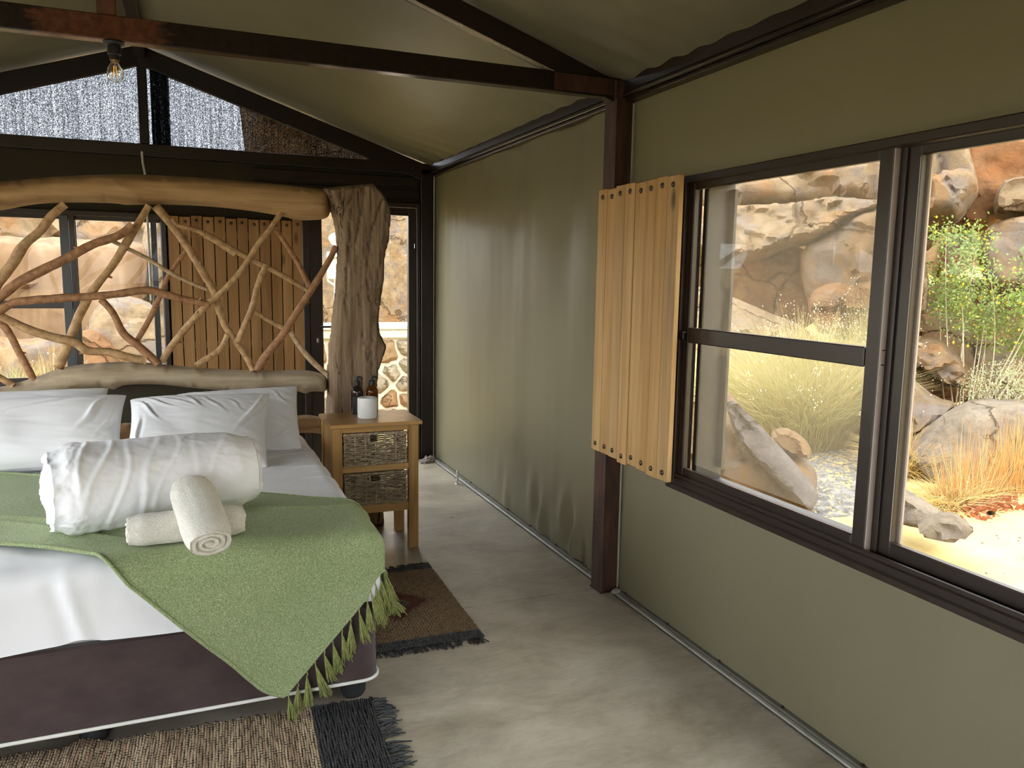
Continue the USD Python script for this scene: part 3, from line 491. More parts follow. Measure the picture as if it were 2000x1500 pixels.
part(d1, 'lever_handle', join(tube([(hd[0] - .05, 6.215, hd[2]), (hd[0] - .05, 6.165, hd[2])], .009, 10), tube([(hd[0] - .055, 6.165, hd[2]), (hd[0] + .0, 6.163, hd[2]), (hd[0] + .075, 6.168, hd[2] + .003)], .0085, 10)), black_plastic, True, label='black lever handle')
kh = at_y((621, 664), 6.21)
part(d1, 'keyhole', join(lathe([(0, 0), (.012, 0), (.012, .012), (0, .012)], (0, 0, 0), 12), box((-.005, -.02, 0), (.005, 0.0, .012))) if False else box((kh[0] - .007, 6.209, kh[2] - .02), (kh[0] + .007, 6.2155, kh[2] + .014), .003), chrome, label='small steel key plate')
part(d1, 'hinge_pin', box((1.712, 6.208, 1.72), (1.717, 6.215, 1.755), .001), chrome)
for zz in (2.10, 2.20): solo('trim_1' if zz < 2.15 else 'trim_2', box((0.5, 6.225, zz), (1.765, 6.245, zz + .07), .003), steel, 'dark header rail above the glass door' if zz < 2.15 else 'upper dark header rail above the glass door', 'trim', kind='structure')
solo('cable_conduit', tube([tuple(at_y(p, 6.19)) for p in ((277, 296), (279, 318), (283, 338), (284, 352))] + [(-0.215, 6.19, 1.3)], 0.008, 8), plain('white_conduit', (0.55, 0.52, 0.47), 0.5), 'thin pale cable conduit below the back king post', 'cable', smooth=True)

# gable shade net
gn = thing('shade_net', 'black knitted shade net filling the back gable', 'net', (XC, 6.262, 2.36))
def net_side(x0, x1, y, m, name, folds=0.0, ridge_cut=0.10):
    xs = np.linspace(x0, x1, 60); X, Tt = np.meshgrid(xs, np.linspace(0, 1, 14), indexing='ij')
    zt = roofz(X) - ridge_cut; Z = 2.36 + (zt - 2.36) * Tt
    Yv = y + folds * np.sin(X * 160) + 0.004 * np.sin(X * 37)
    part(gn, name, (np.stack([X, Yv, Z], -1).reshape(-1, 3), grid_faces(*X.shape)), m, True)
net_side(-2.25, -0.20, 6.268, net_m, 'left_panel'); net_side(-0.20, 1.83, 6.268, net_m, 'right_panel')
fx0, fx1 = at_y((290, 200), 6.255)[0], at_y((331, 200), 6.255)[0]
net_side(fx0 + .015, fx1, 6.255, net_dense, 'bunched_fold', 0.006); net_side(fx0 + .02, fx1 - .01, 6.25, net_dense, 'bunched_fold', 0.008)

# ------------------------------------------------------------------ small fittings
b = np.array([-0.195, 3.222, 2.2975])
lb = thing('light_bulb', 'clear filament bulb in a black socket under the tie beam', 'lamp', b)
part(lb, 'ceiling_plate', lathe([(0, 0), (.034, 0), (.036, -.004), (.030, -.011), (.018, -.014), (0, -.014)], b, 28), black_plastic, 40)
part(lb, 'socket', lathe([(.0, -.012), (.021, -.012), (.0225, -.02), (.0225, -.043), (.017, -.047), (.0165, -.062), (0, -.062)], b, 24), black_plastic, 40)
part(lb, 'screw_cap', lathe([(0, -.060), (.0135, -.060), (.0138, -.064), (.0128, -.067), (.013, -.070), (0, -.070)], b, 20), plain('brass', (0.35, 0.27, 0.14), 0.35, 1.0), 40)
bulb_glass = mat('bulb_glass', {'t': ('transparent_bsdf', {'color': (.97, .95, .91)}), 'gl': ('glossy_bsdf', {'color': (1, 1, 1), 'roughness': .02}), 'f': ('layer_weight', {'blend': .35}), 'mx': ('mix_closure', {})}, [('f.facing', 'mx.fac'), ('t.BSDF', 'mx.closure1'), ('gl.BSDF', 'mx.closure2')], surface='mx.closure')
part(lb, 'glass_globe', lathe([(.012, -.068), (.0135, -.073), (.019, -.082), (.0255, -.093), (.0285, -.106), (.0265, -.120), (.019, -.131), (.009, -.136), (.0005, -.1375)], b, 28), bulb_glass, True)
fil = [tube([b + (dx, dy, -.082), b + (dx * 1.7, dy * 1.7, -.116)], .0013, 6) for dx, dy in ((.0035, .003), (-.0035, .003), (.0035, -.003), (-.0035, -.003))]
part(lb, 'filament', join(*fil), mat('amber_filament', {'p': ('principled_bsdf', {'base_color': (0.75, 0.35, 0.06), 'roughness': 0.4, 'emission_color': (1.0, 0.45, 0.08), 'emission_strength': 0.6})}), True)
part(lb, 'filament_stem', tube([b + (0, 0, -.068), b + (0, 0, -.105)], .0018, 6), plain('stem_glass', (.5, .48, .42), .2), True)
ds = at_z((893, 945), 0.0)
dst = thing('door_stop', 'small steel floor door stop near the canvas wall', 'door stop', ds)
part(dst, 'base', lathe([(0, 0), (.017, 0), (.017, .005), (.013, .008), (0, .008)], ds, 20), chrome, 40)
part(dst, 'pin', lathe([(0, .006), (.0075, .006), (.0075, .085), (.009, .087), (.009, .096), (.006, .099), (0, .099)], ds, 16), chrome, 40)
sc0 = at_z((838, 902), 0.0); rg = np.random.default_rng(8)
frill = [tube([sc0 + (rg.uniform(-.09, .08), rg.uniform(-.05, .06), .004), sc0 + (rg.uniform(-.05, .05), rg.uniform(-.04, .04), rg.uniform(.015, .05)), sc0 + (rg.uniform(-.09, .09), rg.uniform(-.06, .05), .004)], .006, 5) for _ in range(26)]
solo('cloth_scrap', join(*frill), noisy('lint', [(0.3, (0.25, 0.22, 0.19)), (0.7, (0.45, 0.41, 0.36))], (50, 50, 50)), 'grey ball of lint at the foot of the back corner post', 'lint', smooth=True)
lf = at_z((882, 1012), 0.0)
solo('dry_leaf', inflate(smooth_poly(np.array([(-.02, 0), (-.005, .008), (.018, .004), (.022, -.003), (.0, -.006)]) + lf[:2], 2), lambda V: np.c_[V[:, :2], V[:, 2] + .003 + 0.2 * np.abs(V[:, 0] - lf[0])], 0.001, 0.004, 0.004), noisy('dry_leaf_m', [(0.3, (0.16, 0.11, 0.07)), (0.7, (0.25, 0.18, 0.12))], (90, 90, 90)), 'small curled dry leaf on the concrete floor', 'leaf')
sk = at_y((308, 796), 6.235)
pw = thing('power_socket', 'small black socket box low on the back wall', 'socket', sk)
part(pw, 'box', box(sk - (.045, 0, .03), sk + (.045, .02, .03), .004), black_plastic)
part(pw, 'cover', box(sk - (.040, .004, .024), sk + (.040, .001, .024), .002), alu)
# ------------------------------------------------------------------ headboard of driftwood
YH = 4.66
HB = lambda p: at_y(p, YH)[[0, 2]]
hb = thing('headboard', 'rustic headboard of driftwood rails and lashed branches behind the bed', 'headboard', (-0.35, YH, 0))
def wood_body(px, T, rw, seed, y=YH, res=0.022, noise_amp=0.012, extra=None, ch=2):
    poly = smooth_poly(np.array([HB(p) for p in px] if not isinstance(px, np.ndarray) else px), ch)
    def disp(A, D, s):
        q = np.c_[A * [2.2, 2.2], np.full(len(A), 3.0 * s)]
        d = noise_amp * 2 * (fbm(q * 3, 4, seed) - 0.5)
        if extra is not None: d = d + extra(A, D, s)
        return d
    return inflate(poly, ycoord(y), T, rw, res, seed=seed, disp=disp)
top_px = [(0, 355), (100, 345), (200, 340), (270, 340), (400, 347), (520, 357), (600, 366), (636, 370), (643, 386), (646, 410), (640, 428), (600, 431), (572, 429), (560, 424), (500, 413), (400, 402), (300, 399), (243, 401), (230, 397), (130, 395), (60, 399), (0, 413)]
bot_px = [(0, 757), (28, 749), (70, 737), (107, 722), (147, 712), (230, 706), (294, 708), (368, 717), (452, 722), (538, 724), (594, 721), (636, 731), (641, 748), (639, 766), (608, 764), (597, 770), (580, 763), (538, 760), (513, 764), (500, 774), (487, 766), (460, 765), (368, 757), (307, 750), (245, 751), (232, 756), (221, 762), (208, 757), (159, 758), (138, 768), (107, 780), (60, 783), (0, 783)]
XM = -0.33                                           # the headboard's middle; its left half lies beyond the frame
def with_left(px, ztop, zbot):
    """carry the outline on to the left post"""
    q = [HB(p) for p in px]; n = next(i for i, p in enumerate(px) if i and p[0] == 0)
    return np.array(q[:n + 1] + zbot + ztop)
top_poly = with_left(top_px, [(-1.42, 1.80), (-1.30, 1.86), (-1.10, 1.90)], [(-1.0, 1.77), (-1.30, 1.68), (-1.42, 1.66)])
bot_poly = with_left(bot_px, [(-1.42, .93), (-1.30, .94), (-1.10, .92)], [(-1.05, .80), (-1.30, .79), (-1.42, .80)])
def dents(pts, r=0.022, a=0.02):
    P = np.array([HB(p) for p in pts])
    return lambda A, D, s: -a * sum(np.exp(-((A - p) ** 2).sum(1) / r ** 2) for p in P) + 0.6 * a * sum(np.exp(-((A - p) ** 2).sum(1) / (2.4 * r) ** 2) for p in P)
part(hb, 'top_rail', wood_body(top_poly, .085, .075, 3, extra=dents([(240, 358), (572, 426), (604, 424)], .014, .02)), drift_x, True)
part(hb, 'middle_rail', wood_body(bot_poly, .070, .060, 4, extra=dents([(505, 752), (606, 758)], .012, .012)), drift_grey, True, label='weathered grey driftwood rail above the pillows')
low = np.array([HB(p) for p in ((575, 812), (601, 809), (634, 816), (640, 830), (634, 849), (615, 845), (575, 846))])
low = np.vstack([[(-1.42, low[0, 1]), (-.6, low[0, 1] + .01)], low, [(-.6, low[-1, 1] - .01), (-1.42, low[-1, 1])]])
part(hb, 'lower_rail', wood_body(low, .05, .04, 6), drift_x, True)
part(hb, 'bark_tuft', join(*[tube([(.70 + .012 * k, YH - .045, .66 - .004 * (k % 3)), (.702 + .012 * k, YH - .048, .64 - .006 * (k % 2))], .004, 5) for k in range(5)]), branch_mats[2])
z4 = lambda x, y: (400 + x / 2.885, 340 + y / 2.885)
post_px = [z4(*p) for p in ((655, 82), (760, 70), (850, 62), (938, 53), (985, 100), (1032, 180), (1040, 250), (1030, 370), (1006, 470), (1000, 600), (985, 700), (971, 820), (980, 890), (1012, 955), (1015, 972), (1000, 1022), (972, 1100), (962, 1200), (955, 1345))]
post_l = [z4(*p) for p in ((685, 1345), (690, 1250), (694, 1130), (702, 1000), (715, 850), (725, 750), (738, 650), (745, 500), (745, 400), (735, 300), (712, 200), (690, 140))]
YP = YH - .015
PR = [at_y(p, YP)[[0, 2]] for p in post_px]; PL_ = [at_y(p, YP)[[0, 2]] for p in post_l]
post_poly = np.array(PR + [(PR[-1][0] + .02, .35), (PR[-1][0] + .05, 0.0), (PL_[0][0] - .05, 0.0), (PL_[0][0] - .01, .35)] + PL_)
rr = np.array(shapely.Polygon(post_poly).segmentize(.012).exterior.coords)[:-1]
rr[:, 1] = np.maximum(rr[:, 1], 0)
def trunk_disp(A, D, s):
    g = fbm(np.c_[A[:, 0] * 26, A[:, 1] * 1.6, np.full(len(A), s)], 4, 31)
    c = np.abs(fbm(np.c_[A[:, 0] * 14 + 2 * fbm(np.c_[A * 2, A[:, :1] * 0], 2, 3), A[:, 1] * 1.2, np.full(len(A), 2 + s)], 3, 33) - 0.5)
    return 0.018 * (g - 0.5) - 0.016 * np.exp(-(c / 0.016) ** 2) + 0.03 * (fbm(np.c_[A * 2.5, A[:, :1] * 0 + s], 2, 35) - .5)
part(hb, 'post', inflate(rr, ycoord(YP), .11, .032, .010, seed=8, disp=trunk_disp), trunk, True, label='thick cracked driftwood trunk post')
lp = rr.copy(); lp[:, 0] = 2 * XM - lp[:, 0]
part(hb, 'post', inflate(lp[::-1], ycoord(YP), .11, .055, .02, seed=9, disp=trunk_disp), trunk, True)
z3 = lambda x, y: (x / 3.261, 320 + y / 3.261)
BR = [  # (points, conversion, width in photo pixels at both ends, depth in front of the rail plane, material)
    ([(415, 258), (330, 330), (255, 430), (150, 520), (90, 620), (0, 745), (-60, 850)], z3, 13, 15, .03, 0),
    ([(850, 390), (740, 465), (600, 510), (430, 600), (290, 670), (100, 765), (0, 850), (-90, 930)], z3, 13, 14, .045, 1),
    ([(950, 265), (880, 380), (800, 510), (700, 670), (600, 800), (510, 960), (440, 1130), (370, 1300)], z3, 12, 15, .01, 0),
    ([(990, 270), (1100, 400), (1200, 540), (1290, 690), (1370, 830), (1390, 905), (1430, 1020), (1500, 1130), (1560, 1215), (1615, 1312)], z3, 14, 11, .01, 0),
    ([(715, 493), (830, 550), (940, 605), (1080, 690), (1200, 750), (1320, 800)], z3, 7, 6, -.01, 2),
    ([(1190, 545), (1130, 630), (1070, 720), (1030, 820), (980, 930), (920, 1040), (870, 1125)], z3, 7, 10, -.02, 1),
    ([(-60, 955), (0, 930), (100, 880), (270, 865), (420, 855), (600, 840), (760, 825), (950, 805), (1040, 825), (1180, 865), (1330, 895)], z3, 14, 11, .05, 1),
    ([(-60, 945), (0, 970), (80, 1010), (200, 1065), (330, 1105), (480, 1140), (560, 1190), (700, 1200), (830, 1235), (935, 1252)], z3, 13, 14, .035, 0),
    ([(640, 865), (720, 950), (790, 1080), (870, 1150), (960, 1230), (1005, 1275)], z3, 11, 13, .03, 1),
    ([(-20, 980), (60, 1080), (110, 1180), (160, 1270), (215, 1378)], z3, 11, 12, .0, 1),
    ([(-90, 1305), (0, 1362), (90, 1412)], z3, 10, 10, .02, 0),
    ([(1092, 350), (1140, 395), (1240, 420), (1370, 490), (1500, 570)], z3, 7, 11, .02, 0),
    ([(0, 340), (110, 398), (230, 465), (340, 520), (450, 580), (580, 660)], z4, 11, 8, .02, 0),
    ([(440, 196), (370, 310), (300, 400), (250, 480), (170, 590), (70, 690), (15, 725)], z4, 10, 12, .04, 0),
    ([(1330, 890), (1200, 1030), (1100, 1150), (1030, 1262)], z3, 12, 10, .02, 0),
    ([(128, 900), (85, 985), (0, 1045), (-58, 1085)], z4, 9, 11, .02, 0),
    ([(345, 512), (300, 620), (270, 740), (225, 845), (180, 955)], z4, 9, 11, .035, 0),
    ([(403, 312), (480, 430), (540, 530), (588, 640)], z4, 8, 10, .01, 1),
    ([(740, 408), (680, 520), (600, 650), (490, 825), (430, 920), (330, 1045), (292, 1110)], z4, 11, 13, .02, 1),
    ([(275, 770), (360, 825), (445, 867)], z4, 7, 9, .01, 0),
    ([(478, 885), (550, 990), (620, 1070), (692, 1128)], z4, 10, 9, .02, 2)]
for i, (pts, cv, wa, wb_, dep, mi) in enumerate(BR + BR[16:21]):
    P = np.array([at_y(cv(*p), YH - dep) for p in pts])
    if i >= len(BR): P[:, 0] = 2 * XM - P[:, 0]          # the headboard's left end, beyond the frame
    L = np.linalg.norm(np.diff(P, axis=0), axis=1).sum(); n = max(10, int(L / .018))
    Q = spline(P, n); t = np.linspace(0, 1, n); Q = Q + 0.006 * (np.stack([fbm(np.c_[t * L * 6, t * 0 + i, t * 0 + k], 2, 50 + k) for k in range(3)], 1) - 0.5)
    r = (wa + (wb_ - wa) * t) / 2 / 312 * (1 + 0.18 * (fbm(np.c_[t * L * 9, t * 0 + i * 3.1, t * 0], 2, 77) - .5) * 2)
    br = part(hb, 'branch', tube(Q, r, 10, 0.10, i), branch_mats[mi], True)
    rg = np.random.default_rng(100 + i)
    kn = [tube([Q[k], Q[k] + (lambda d: d / np.linalg.norm(d) * r[k] * 1.9)(rg.normal(size=3) * [1, .6, 1])], [r[k] * .55, r[k] * .25], 6) for k in rg.integers(3, n - 3, 2)]
    part(br, 'twig_stub', join(*kn), branch_mats[1])
    part(br, 'screw', lathe([(0, .002), (.004, .0015), (.005, 0), (0, 0)], Q[2] + (0, -r[2] - .001, 0), 8), black_plastic)

# ------------------------------------------------------------------ bed
BX0, BX1, BY0, BY1, BZ = -1.235, 0.598, 2.612, 4.53, 0.605
bd = thing('bed', 'king bed with dark plum fabric base and white mattress', 'bed', ((BX0 + BX1) / 2, (BY0 + BY1) / 2, 0))
def rrect(x0, x1, y0, y1, r, n=8):
    o = []
    for cx, cy, a0 in ((x1 - r, y1 - r, 0), (x0 + r, y1 - r, 90), (x0 + r, y0 + r, 180), (x1 - r, y0 + r, 270)):
        for a in np.radians(np.linspace(a0, a0 + 90, n)): o.append((cx + r * math.cos(a), cy + r * math.sin(a)))
    return np.array(o)
def stack(rings):
    n, k = len(rings), len(rings[0]); V = np.vstack(rings + [rings[0].mean(0)[None], rings[-1].mean(0)[None]]); F = [grid_faces(n, k, False, True)]
    j = np.arange(k); F += [np.stack([np.full(k, n * k), (j + 1) % k, j], 1), np.stack([np.full(k, n * k + 1), (n - 1) * k + j, (n - 1) * k + (j + 1) % k], 1)]
    return V, np.vstack(F)[:, ::-1][:, ::-1]
def upright(x0, x1, y0, y1, prof, r=.06):
    """rounded-corner block: prof = [(inset, z), ...] upwards"""
    R = []
    for ins, z in prof:
        p = rrect(x0 + ins, x1 - ins, y0 + ins, y1 - ins, max(r - ins, .01)); R.append(np.c_[p, np.full(len(p), z)])
    return stack(R)
part(bd, 'base', upright(BX0 + .004, BX1 - .004, BY0 + .004, BY1, [(.012, .085), (.003, .09), (0, .12), (.004, .22), (0, .32), (.004, .352), (.012, .358)]), plum, 40)
rp = rrect(BX0 + .002, BX1 - .002, BY0 + .002, BY1 + .002, .06)
part(bd, 'piping', tube(np.r_[[(*p, .086) for p in rp], [(*rp[0], .086)]], .0062, 8), piping_m, True)
for cx, cy in ((BX1 - .085, BY0 + .085), (BX0 + .085, BY0 + .085), (BX1 - .085, BY1 - .085), (BX0 + .085, BY1 - .085), (-0.32, BY0 + .10)):
    part(bd, 'caster', join(lathe([(0, .088), (.048, .088), (.048, .06), (.044, .012), (.036, 0), (0, 0)], (cx, cy, 0), 20)), plain('caster_rubber', (.02, .021, .022), .5), 40)
part(bd, 'mattress', upright(BX0 + .01, BX1 - .01, BY0 + .01, BY1 - .01, [(.03, .358), (.006, .375), (.0, .42), (.0, .52), (.012, .565), (.04, .59), (.06, .592)], .07), linen, 40)

def drape(u, v, off=0.0, r=.055, hyp=True):
    """unfolded cloth coordinates -> a point on the bed, hanging down past its edges"""
    x0, x1, y0, y1 = BX0 + r, BX1 - r, BY0 + r, BY1 - r
    cu, cv = np.clip(u, x0, x1), np.clip(v, y0, y1); du, dv = u - cu, v - cv
    d = np.hypot(du, dv); dd = np.where(d > 1e-9, d, 1); nx, ny = du / dd, dv / dd
    if not hyp: d = np.maximum(np.abs(du), np.abs(dv))
    R = r + off; th = np.clip(d / r, 0, np.pi / 2)
    out = R * np.sin(th); drop = r - R * np.cos(th) + np.maximum(d - r * np.pi / 2, 0)
    return np.stack([cu + nx * out, cv + ny * out, BZ - drop], -1)
# fitted sheet
def hem(a, b, n): return np.linspace(a, b, n)
us = np.r_[np.linspace(BX0 - .215, BX1 + .215, 170)]; vs = np.linspace(BY0 - .215, BY1 + .10, 180)
U, Vv = np.meshgrid(us, vs, indexing='ij')
# uneven hem along the foot: scale the hanging length
hang = 0.215 + 0.012 * np.sin(U * 7 + 1) + 0.018 * (fbm(np.stack([U * 3, 0 * U, 0 * U], -1), 2, 3) - .5)
nx_ = at_y((165, 1258), BY0)[0]; hang = hang - 0.014 * np.exp(-((U - nx_) / .035) ** 2)
foot = Vv < BY0; Vd = np.where(foot, BY0 - (BY0 - Vv) / .215 * hang, Vv)
S = drape(U, Vd, .006, hyp=False)
q = np.stack([U, Vv, 0 * U], -1)
w = 0.010 * (fbm(q * [2.6, 9, 1], 4, 21) - .5) + 0.012 * (fbm(q * [9, 2.2, 1], 3, 22) - .5) * (Vv < BY0 + .3)
fold = np.exp(-((U - nx_ + .22 * (Vv - BY0 + .2)) / .016) ** 2) * np.clip((BY0 + .05 - Vv) / .15, 0, 1)
w = w + 0.010 * fold - 0.006 * np.exp(-((U - nx_ + .04 + .22 * (Vv - BY0 + .2)) / .02) ** 2) * (Vv < BY0)
for y0, a, sl in ((3.66, .010, .22), (3.46, .008, .12), (3.95, .009, .35), (4.02, .007, .5)):
    w = w + a * np.exp(-((Vv - y0 - sl * (U - .4) - .02 * np.sin(U * 17)) / .012) ** 2) * np.clip((U - .15) / .2, 0, 1)
topm = (S[..., 2] > BZ - .03)
S = S + np.where(topm, 1, 0)[..., None] * np.stack([0 * w, 0 * w, w], -1) + np.where(topm, 0, 1)[..., None] * np.stack([np.sign(U) * (np.abs(U - (BX0 + BX1) / 2) > .9) * np.abs(w), -w * (Vv < BY0 + .03), 0 * w], -1)
solo('bed_sheet', (S.reshape(-1, 3), grid_faces(*U.shape)), linen, 'creased white fitted sheet pulled over the mattress', 'bed sheet', smooth=True)

# ------------------------------------------------------------------ pillows
def pillow(label, bl, br, tl, tr, T, seed, nu=90, nv=60, flange=.018, pinch=.5, creases=()):
    bl, br, tl, tr = map(lambda p: np.array(p, float), (bl, br, tl, tr)); rg = np.random.default_rng(seed)
    s = np.linspace(-1, 1, nu); t = np.linspace(-1, 1, nv); S_, T_ = np.meshgrid(s, t, indexing='ij')
    # outline pulls in between the corners
    ps = S_ * (1 - .045 * (1 - T_ ** 2) * np.abs(S_) ** 3 * pinch * 2); pt = T_ * (1 - .075 * (1 - S_ ** 2) * np.abs(T_) ** 3 * pinch * 2)
    a, b = (ps + 1) / 2, (pt + 1) / 2
    base = (1 - a)[..., None] * (1 - b)[..., None] * bl + a[..., None] * (1 - b)[..., None] * br + (1 - a)[..., None] * b[..., None] * tl + (a * b)[..., None] * tr
    nrm = np.cross(br - bl, tl - bl); nrm /= np.linalg.norm(nrm)
    if nrm[1] > 0: nrm = -nrm
    h = ((1 - np.abs(S_) ** 3.0) * (1 - np.abs(T_) ** 2.6)).clip(0) ** .52
    e = np.minimum(1 - np.abs(S_), 1 - np.abs(T_)); out = []
    for sgn in (1, -1):
        q = np.stack([S_ * 3, T_ * 2, np.full_like(S_, sgn * 2.0)], -1)
        rad = np.arctan2(T_, S_); corner = np.clip((np.abs(S_) + np.abs(T_) - .75), 0, 1)
        w = .030 * (fbm(q * .6 + seed, 2, seed) - .5) * h + .007 * (np.abs(fbm(np.stack([S_ * 2.2 + T_ * 4.5, T_ * 1.5 - S_ * .8, S_ * 0 + seed], -1) * 1.2, 2, seed + 1) - .5) * -3 + .5) * h * (.4 + corner)
        for (s0, t0, s1, t1, amp, wd) in creases:
            d = np.array([s1 - s0, t1 - t0]); L = np.hypot(*d); d /= L
            al = ((S_ - s0) * d[0] + (T_ - t0) * d[1]) / L; pe = (S_ - s0) * -d[1] + (T_ - t0) * d[0] + .03 * np.sin(al * 5 + s0 * 9)
            w = w + (amp * np.exp(-(pe / wd) ** 2) - .7 * amp * np.exp(-((pe - 1.6 * wd) / wd) ** 2)) * np.exp(-((al - .5) / .38) ** 2) * (sgn > 0)
        out.append(base + nrm * (sgn * (T * h + .004 * (e > 0)) + w)[..., None])
    V = np.vstack([out[0].reshape(-1, 3), out[1].reshape(-1, 3)]); F = grid_faces(nu, nv); n = nu * nv
    F2 = F[:, ::-1] + n; idx = np.arange(n).reshape(nu, nv); rim = np.r_[idx[:, 0], idx[-1, 1:], idx[::-1, -1][1:], idx[0, ::-1][1:-1]]; j = np.roll(rim, -1)
    F3 = np.vstack([np.stack([rim, rim + n, j], 1), np.stack([j, rim + n, j + n], 1)])
    return solo('pillow', (V, np.vstack([F, F2, F3])), linen, label, 'pillow', smooth=True, group='white pillows at the head of the bed')
cr = [(-.95, .75, -.55, -.1, .009, .022), (-.85, .85, -.35, .25, .008, .025), (-.6, .8, -.1, .25, .007, .022), (-.3, .78, .05, .2, .007, .025), (0, .75, .3, .1, .006, .025), (-.92, .1, -.86, -.8, .01, .03), (.95, .9, .55, -.25, .016, .035), (.3, .6, .6, .2, .005, .02)]
pillow('white pillow at the front right, propped against another', at_y((244, 892), 3.79), at_y((523, 916), 3.75), at_y((254, 781), 4.16), at_y((527, 769), 4.16), .075, 3, creases=cr)
pillow('white pillow at the back right, half hidden behind the front one', at_y((345, 868), 4.12), at_y((592, 886), 4.08), at_y((342, 772), 4.42), at_y((581, 754), 4.42), .075, 5, creases=[(.5, .7, .8, .2, .006, .03), (-.9, .9, -.4, .7, .01, .03), (.85, -.5, .4, -.9, .006, .03)])
lb_, lt_ = at_y((238, 905), 3.90), at_y((247, 772), 4.22)
pillow('white pillow at the front left of the bed', lb_ + (-.74, -.005, -.005), lb_, lt_ + (-.74, 0, -.005), lt_, .085, 7, creases=[(.8, .7, .5, -.2, .014, .04), (.95, .5, .75, -.4, .010, .03), (.2, .5, .7, .75, .008, .05), (-.6, .2, .4, .6, .006, .05)])
pillow('white pillow at the back left, only its corner showing', lb_ + (-.82, .30, .01), lb_ + (-.09, .30, .01), lt_ + (-.82, .29, 0), lt_ + (-.10, .29, .0), .06, 9)

# ------------------------------------------------------------------ green throw
def lerp_curve(pts, t):
    pts = np.array(pts, float); L = np.r_[0, np.cumsum(np.linalg.norm(np.diff(pts, axis=0), axis=1))]
    from scipy.interpolate import PchipInterpolator
    return PchipInterpolator(L / L[-1], pts)(t)
low_e = [(-1.15, 3.20), (-.80, 2.99), (-.575, 2.872), (-.434, 2.786), (-.294, 2.675), (-.20, 2.590), (-.09, 2.475), (.022, 2.355), (.097, 2.275), (.155, 2.205), (.205, 2.155), (.262, 2.130)]
upp_e = [(-1.15, 4.12), (-.765, 3.92), (-.40, 3.68), (-.10, 3.46), (.217, 3.240), (.417, 3.093), (.60, 2.99), (.76, 2.90), (.88, 2.80)]
na, nb_ = 170, 110
ta, tb = np.linspace(0, 1, na), np.linspace(0, 1, nb_); lo_, up_ = lerp_curve(low_e, ta), lerp_curve(upp_e, ta)
UV = lo_[:, None] * (1 - tb)[None, :, None] + up_[:, None] * tb[None, :, None]
u_, v_ = UV[..., 0], UV[..., 1]
q = np.stack([u_, v_, 0 * u_], -1)
wv = .006 + .008 * (fbm(q * [3, 3, 1], 3, 41) - .5)
line = lambda c, sl, wd, a: a * np.exp(-((v_ - c - sl * u_ - .02 * np.sin(u_ * 9)) / wd) ** 2)
onto = np.clip((v_ - BY0 - .1) / .2, 0, 1)
wv = wv + onto * (line(2.78, -.62, .03, .012) + line(3.0, -.10, .02, .008) * np.clip((u_ - .1) / .15, 0, 1) + line(2.66, -.72, .02, .008) * (u_ < 0))
wv = wv + .020 * np.clip((BY0 - v_) / .3, 0, 1) * np.sin(3.1 * (u_ - v_)) ** 2
Pf = drape(u_, v_, .020); Pb = drape(u_, v_, .012)
e_ = 1e-3; du = drape(u_ + e_, v_, .02) - Pf; dv = drape(u_, v_ + e_, .02) - Pf; N = np.cross(du, dv); N /= np.linalg.norm(N, axis=-1, keepdims=True) + 1e-12
Pf = Pf + N * wv[..., None]; Pb = Pf - N * .006
n = na * nb_; F = grid_faces(na, nb_); idx = np.arange(n).reshape(na, nb_); rim = np.r_[idx[:, 0], idx[-1, 1:], idx[::-1, -1][1:], idx[0, ::-1][1:-1]]; j = np.roll(rim, -1)
tw = thing('throw_blanket', 'green woven throw with tassels laid diagonally across the bed', 'blanket', (0.1, 2.9, BZ))
part(tw, 'cloth', (np.vstack([Pf.reshape(-1, 3), Pb.reshape(-1, 3)]), np.vstack([F, F[:, ::-1] + n, np.stack([rim, j, rim + n], 1), np.stack([j, j + n, rim + n], 1)])), throw_m, True)
part(tw, 'hem', tube(Pf[:, 0] + N[:, 0] * .002, .006, 6), throw_m, True)
part(tw, 'hem', tube(Pf[:, -1] + N[:, -1] * .002, .005, 6), throw_m, True)
part(tw, 'hem', tube(Pf[-1] + N[-1] * .002, .005, 6), throw_m, True)
rg = np.random.default_rng(44)
def tassel(p, out, L, seed):
    rg = np.random.default_rng(seed); S = []
    knot = p + np.array([0, 0, -.018]) + out * .004
    S.append(tube([p, p * .5 + knot * .5 + rg.normal(0, .002, 3), knot], .0022, 5))
    swing = np.array([rg.normal(.010, .012), rg.normal(0, .006), 0])
    for k in range(44):
        a = rg.uniform(0, 2 * np.pi); s = rg.uniform(.2, 1) ** .5; l = L * rg.uniform(.8, 1.1)
        d = np.array([np.cos(a) * .018 * s, np.sin(a) * .010 * s, 0]) + swing
        m1 = knot + d * .45 + np.array([0, 0, -l * .45]) + out * .003; m2 = knot + d * rg.uniform(.8, 1.25) + np.array([0, 0, -l]) + out * .002
        S.append(tube([knot, m1, m2], [.0016, .0021, .0011], 4))
    return join(*S)
for k, t in enumerate(np.r_[np.linspace(.02, .70, 15), np.linspace(.73, .985, 9)]):
    i = t * (nb_ - 1); i0 = int(i); p = Pf[-1, i0] * (1 - i + i0) + Pf[-1, min(i0 + 1, nb_ - 1)] * (i - i0); o = N[-1, i0].copy(); o[2] = 0
    part(tw, 'tassel', tassel(p + o * .004, o, .092 + .014 * rg.random(), 200 + k), tassel_m)

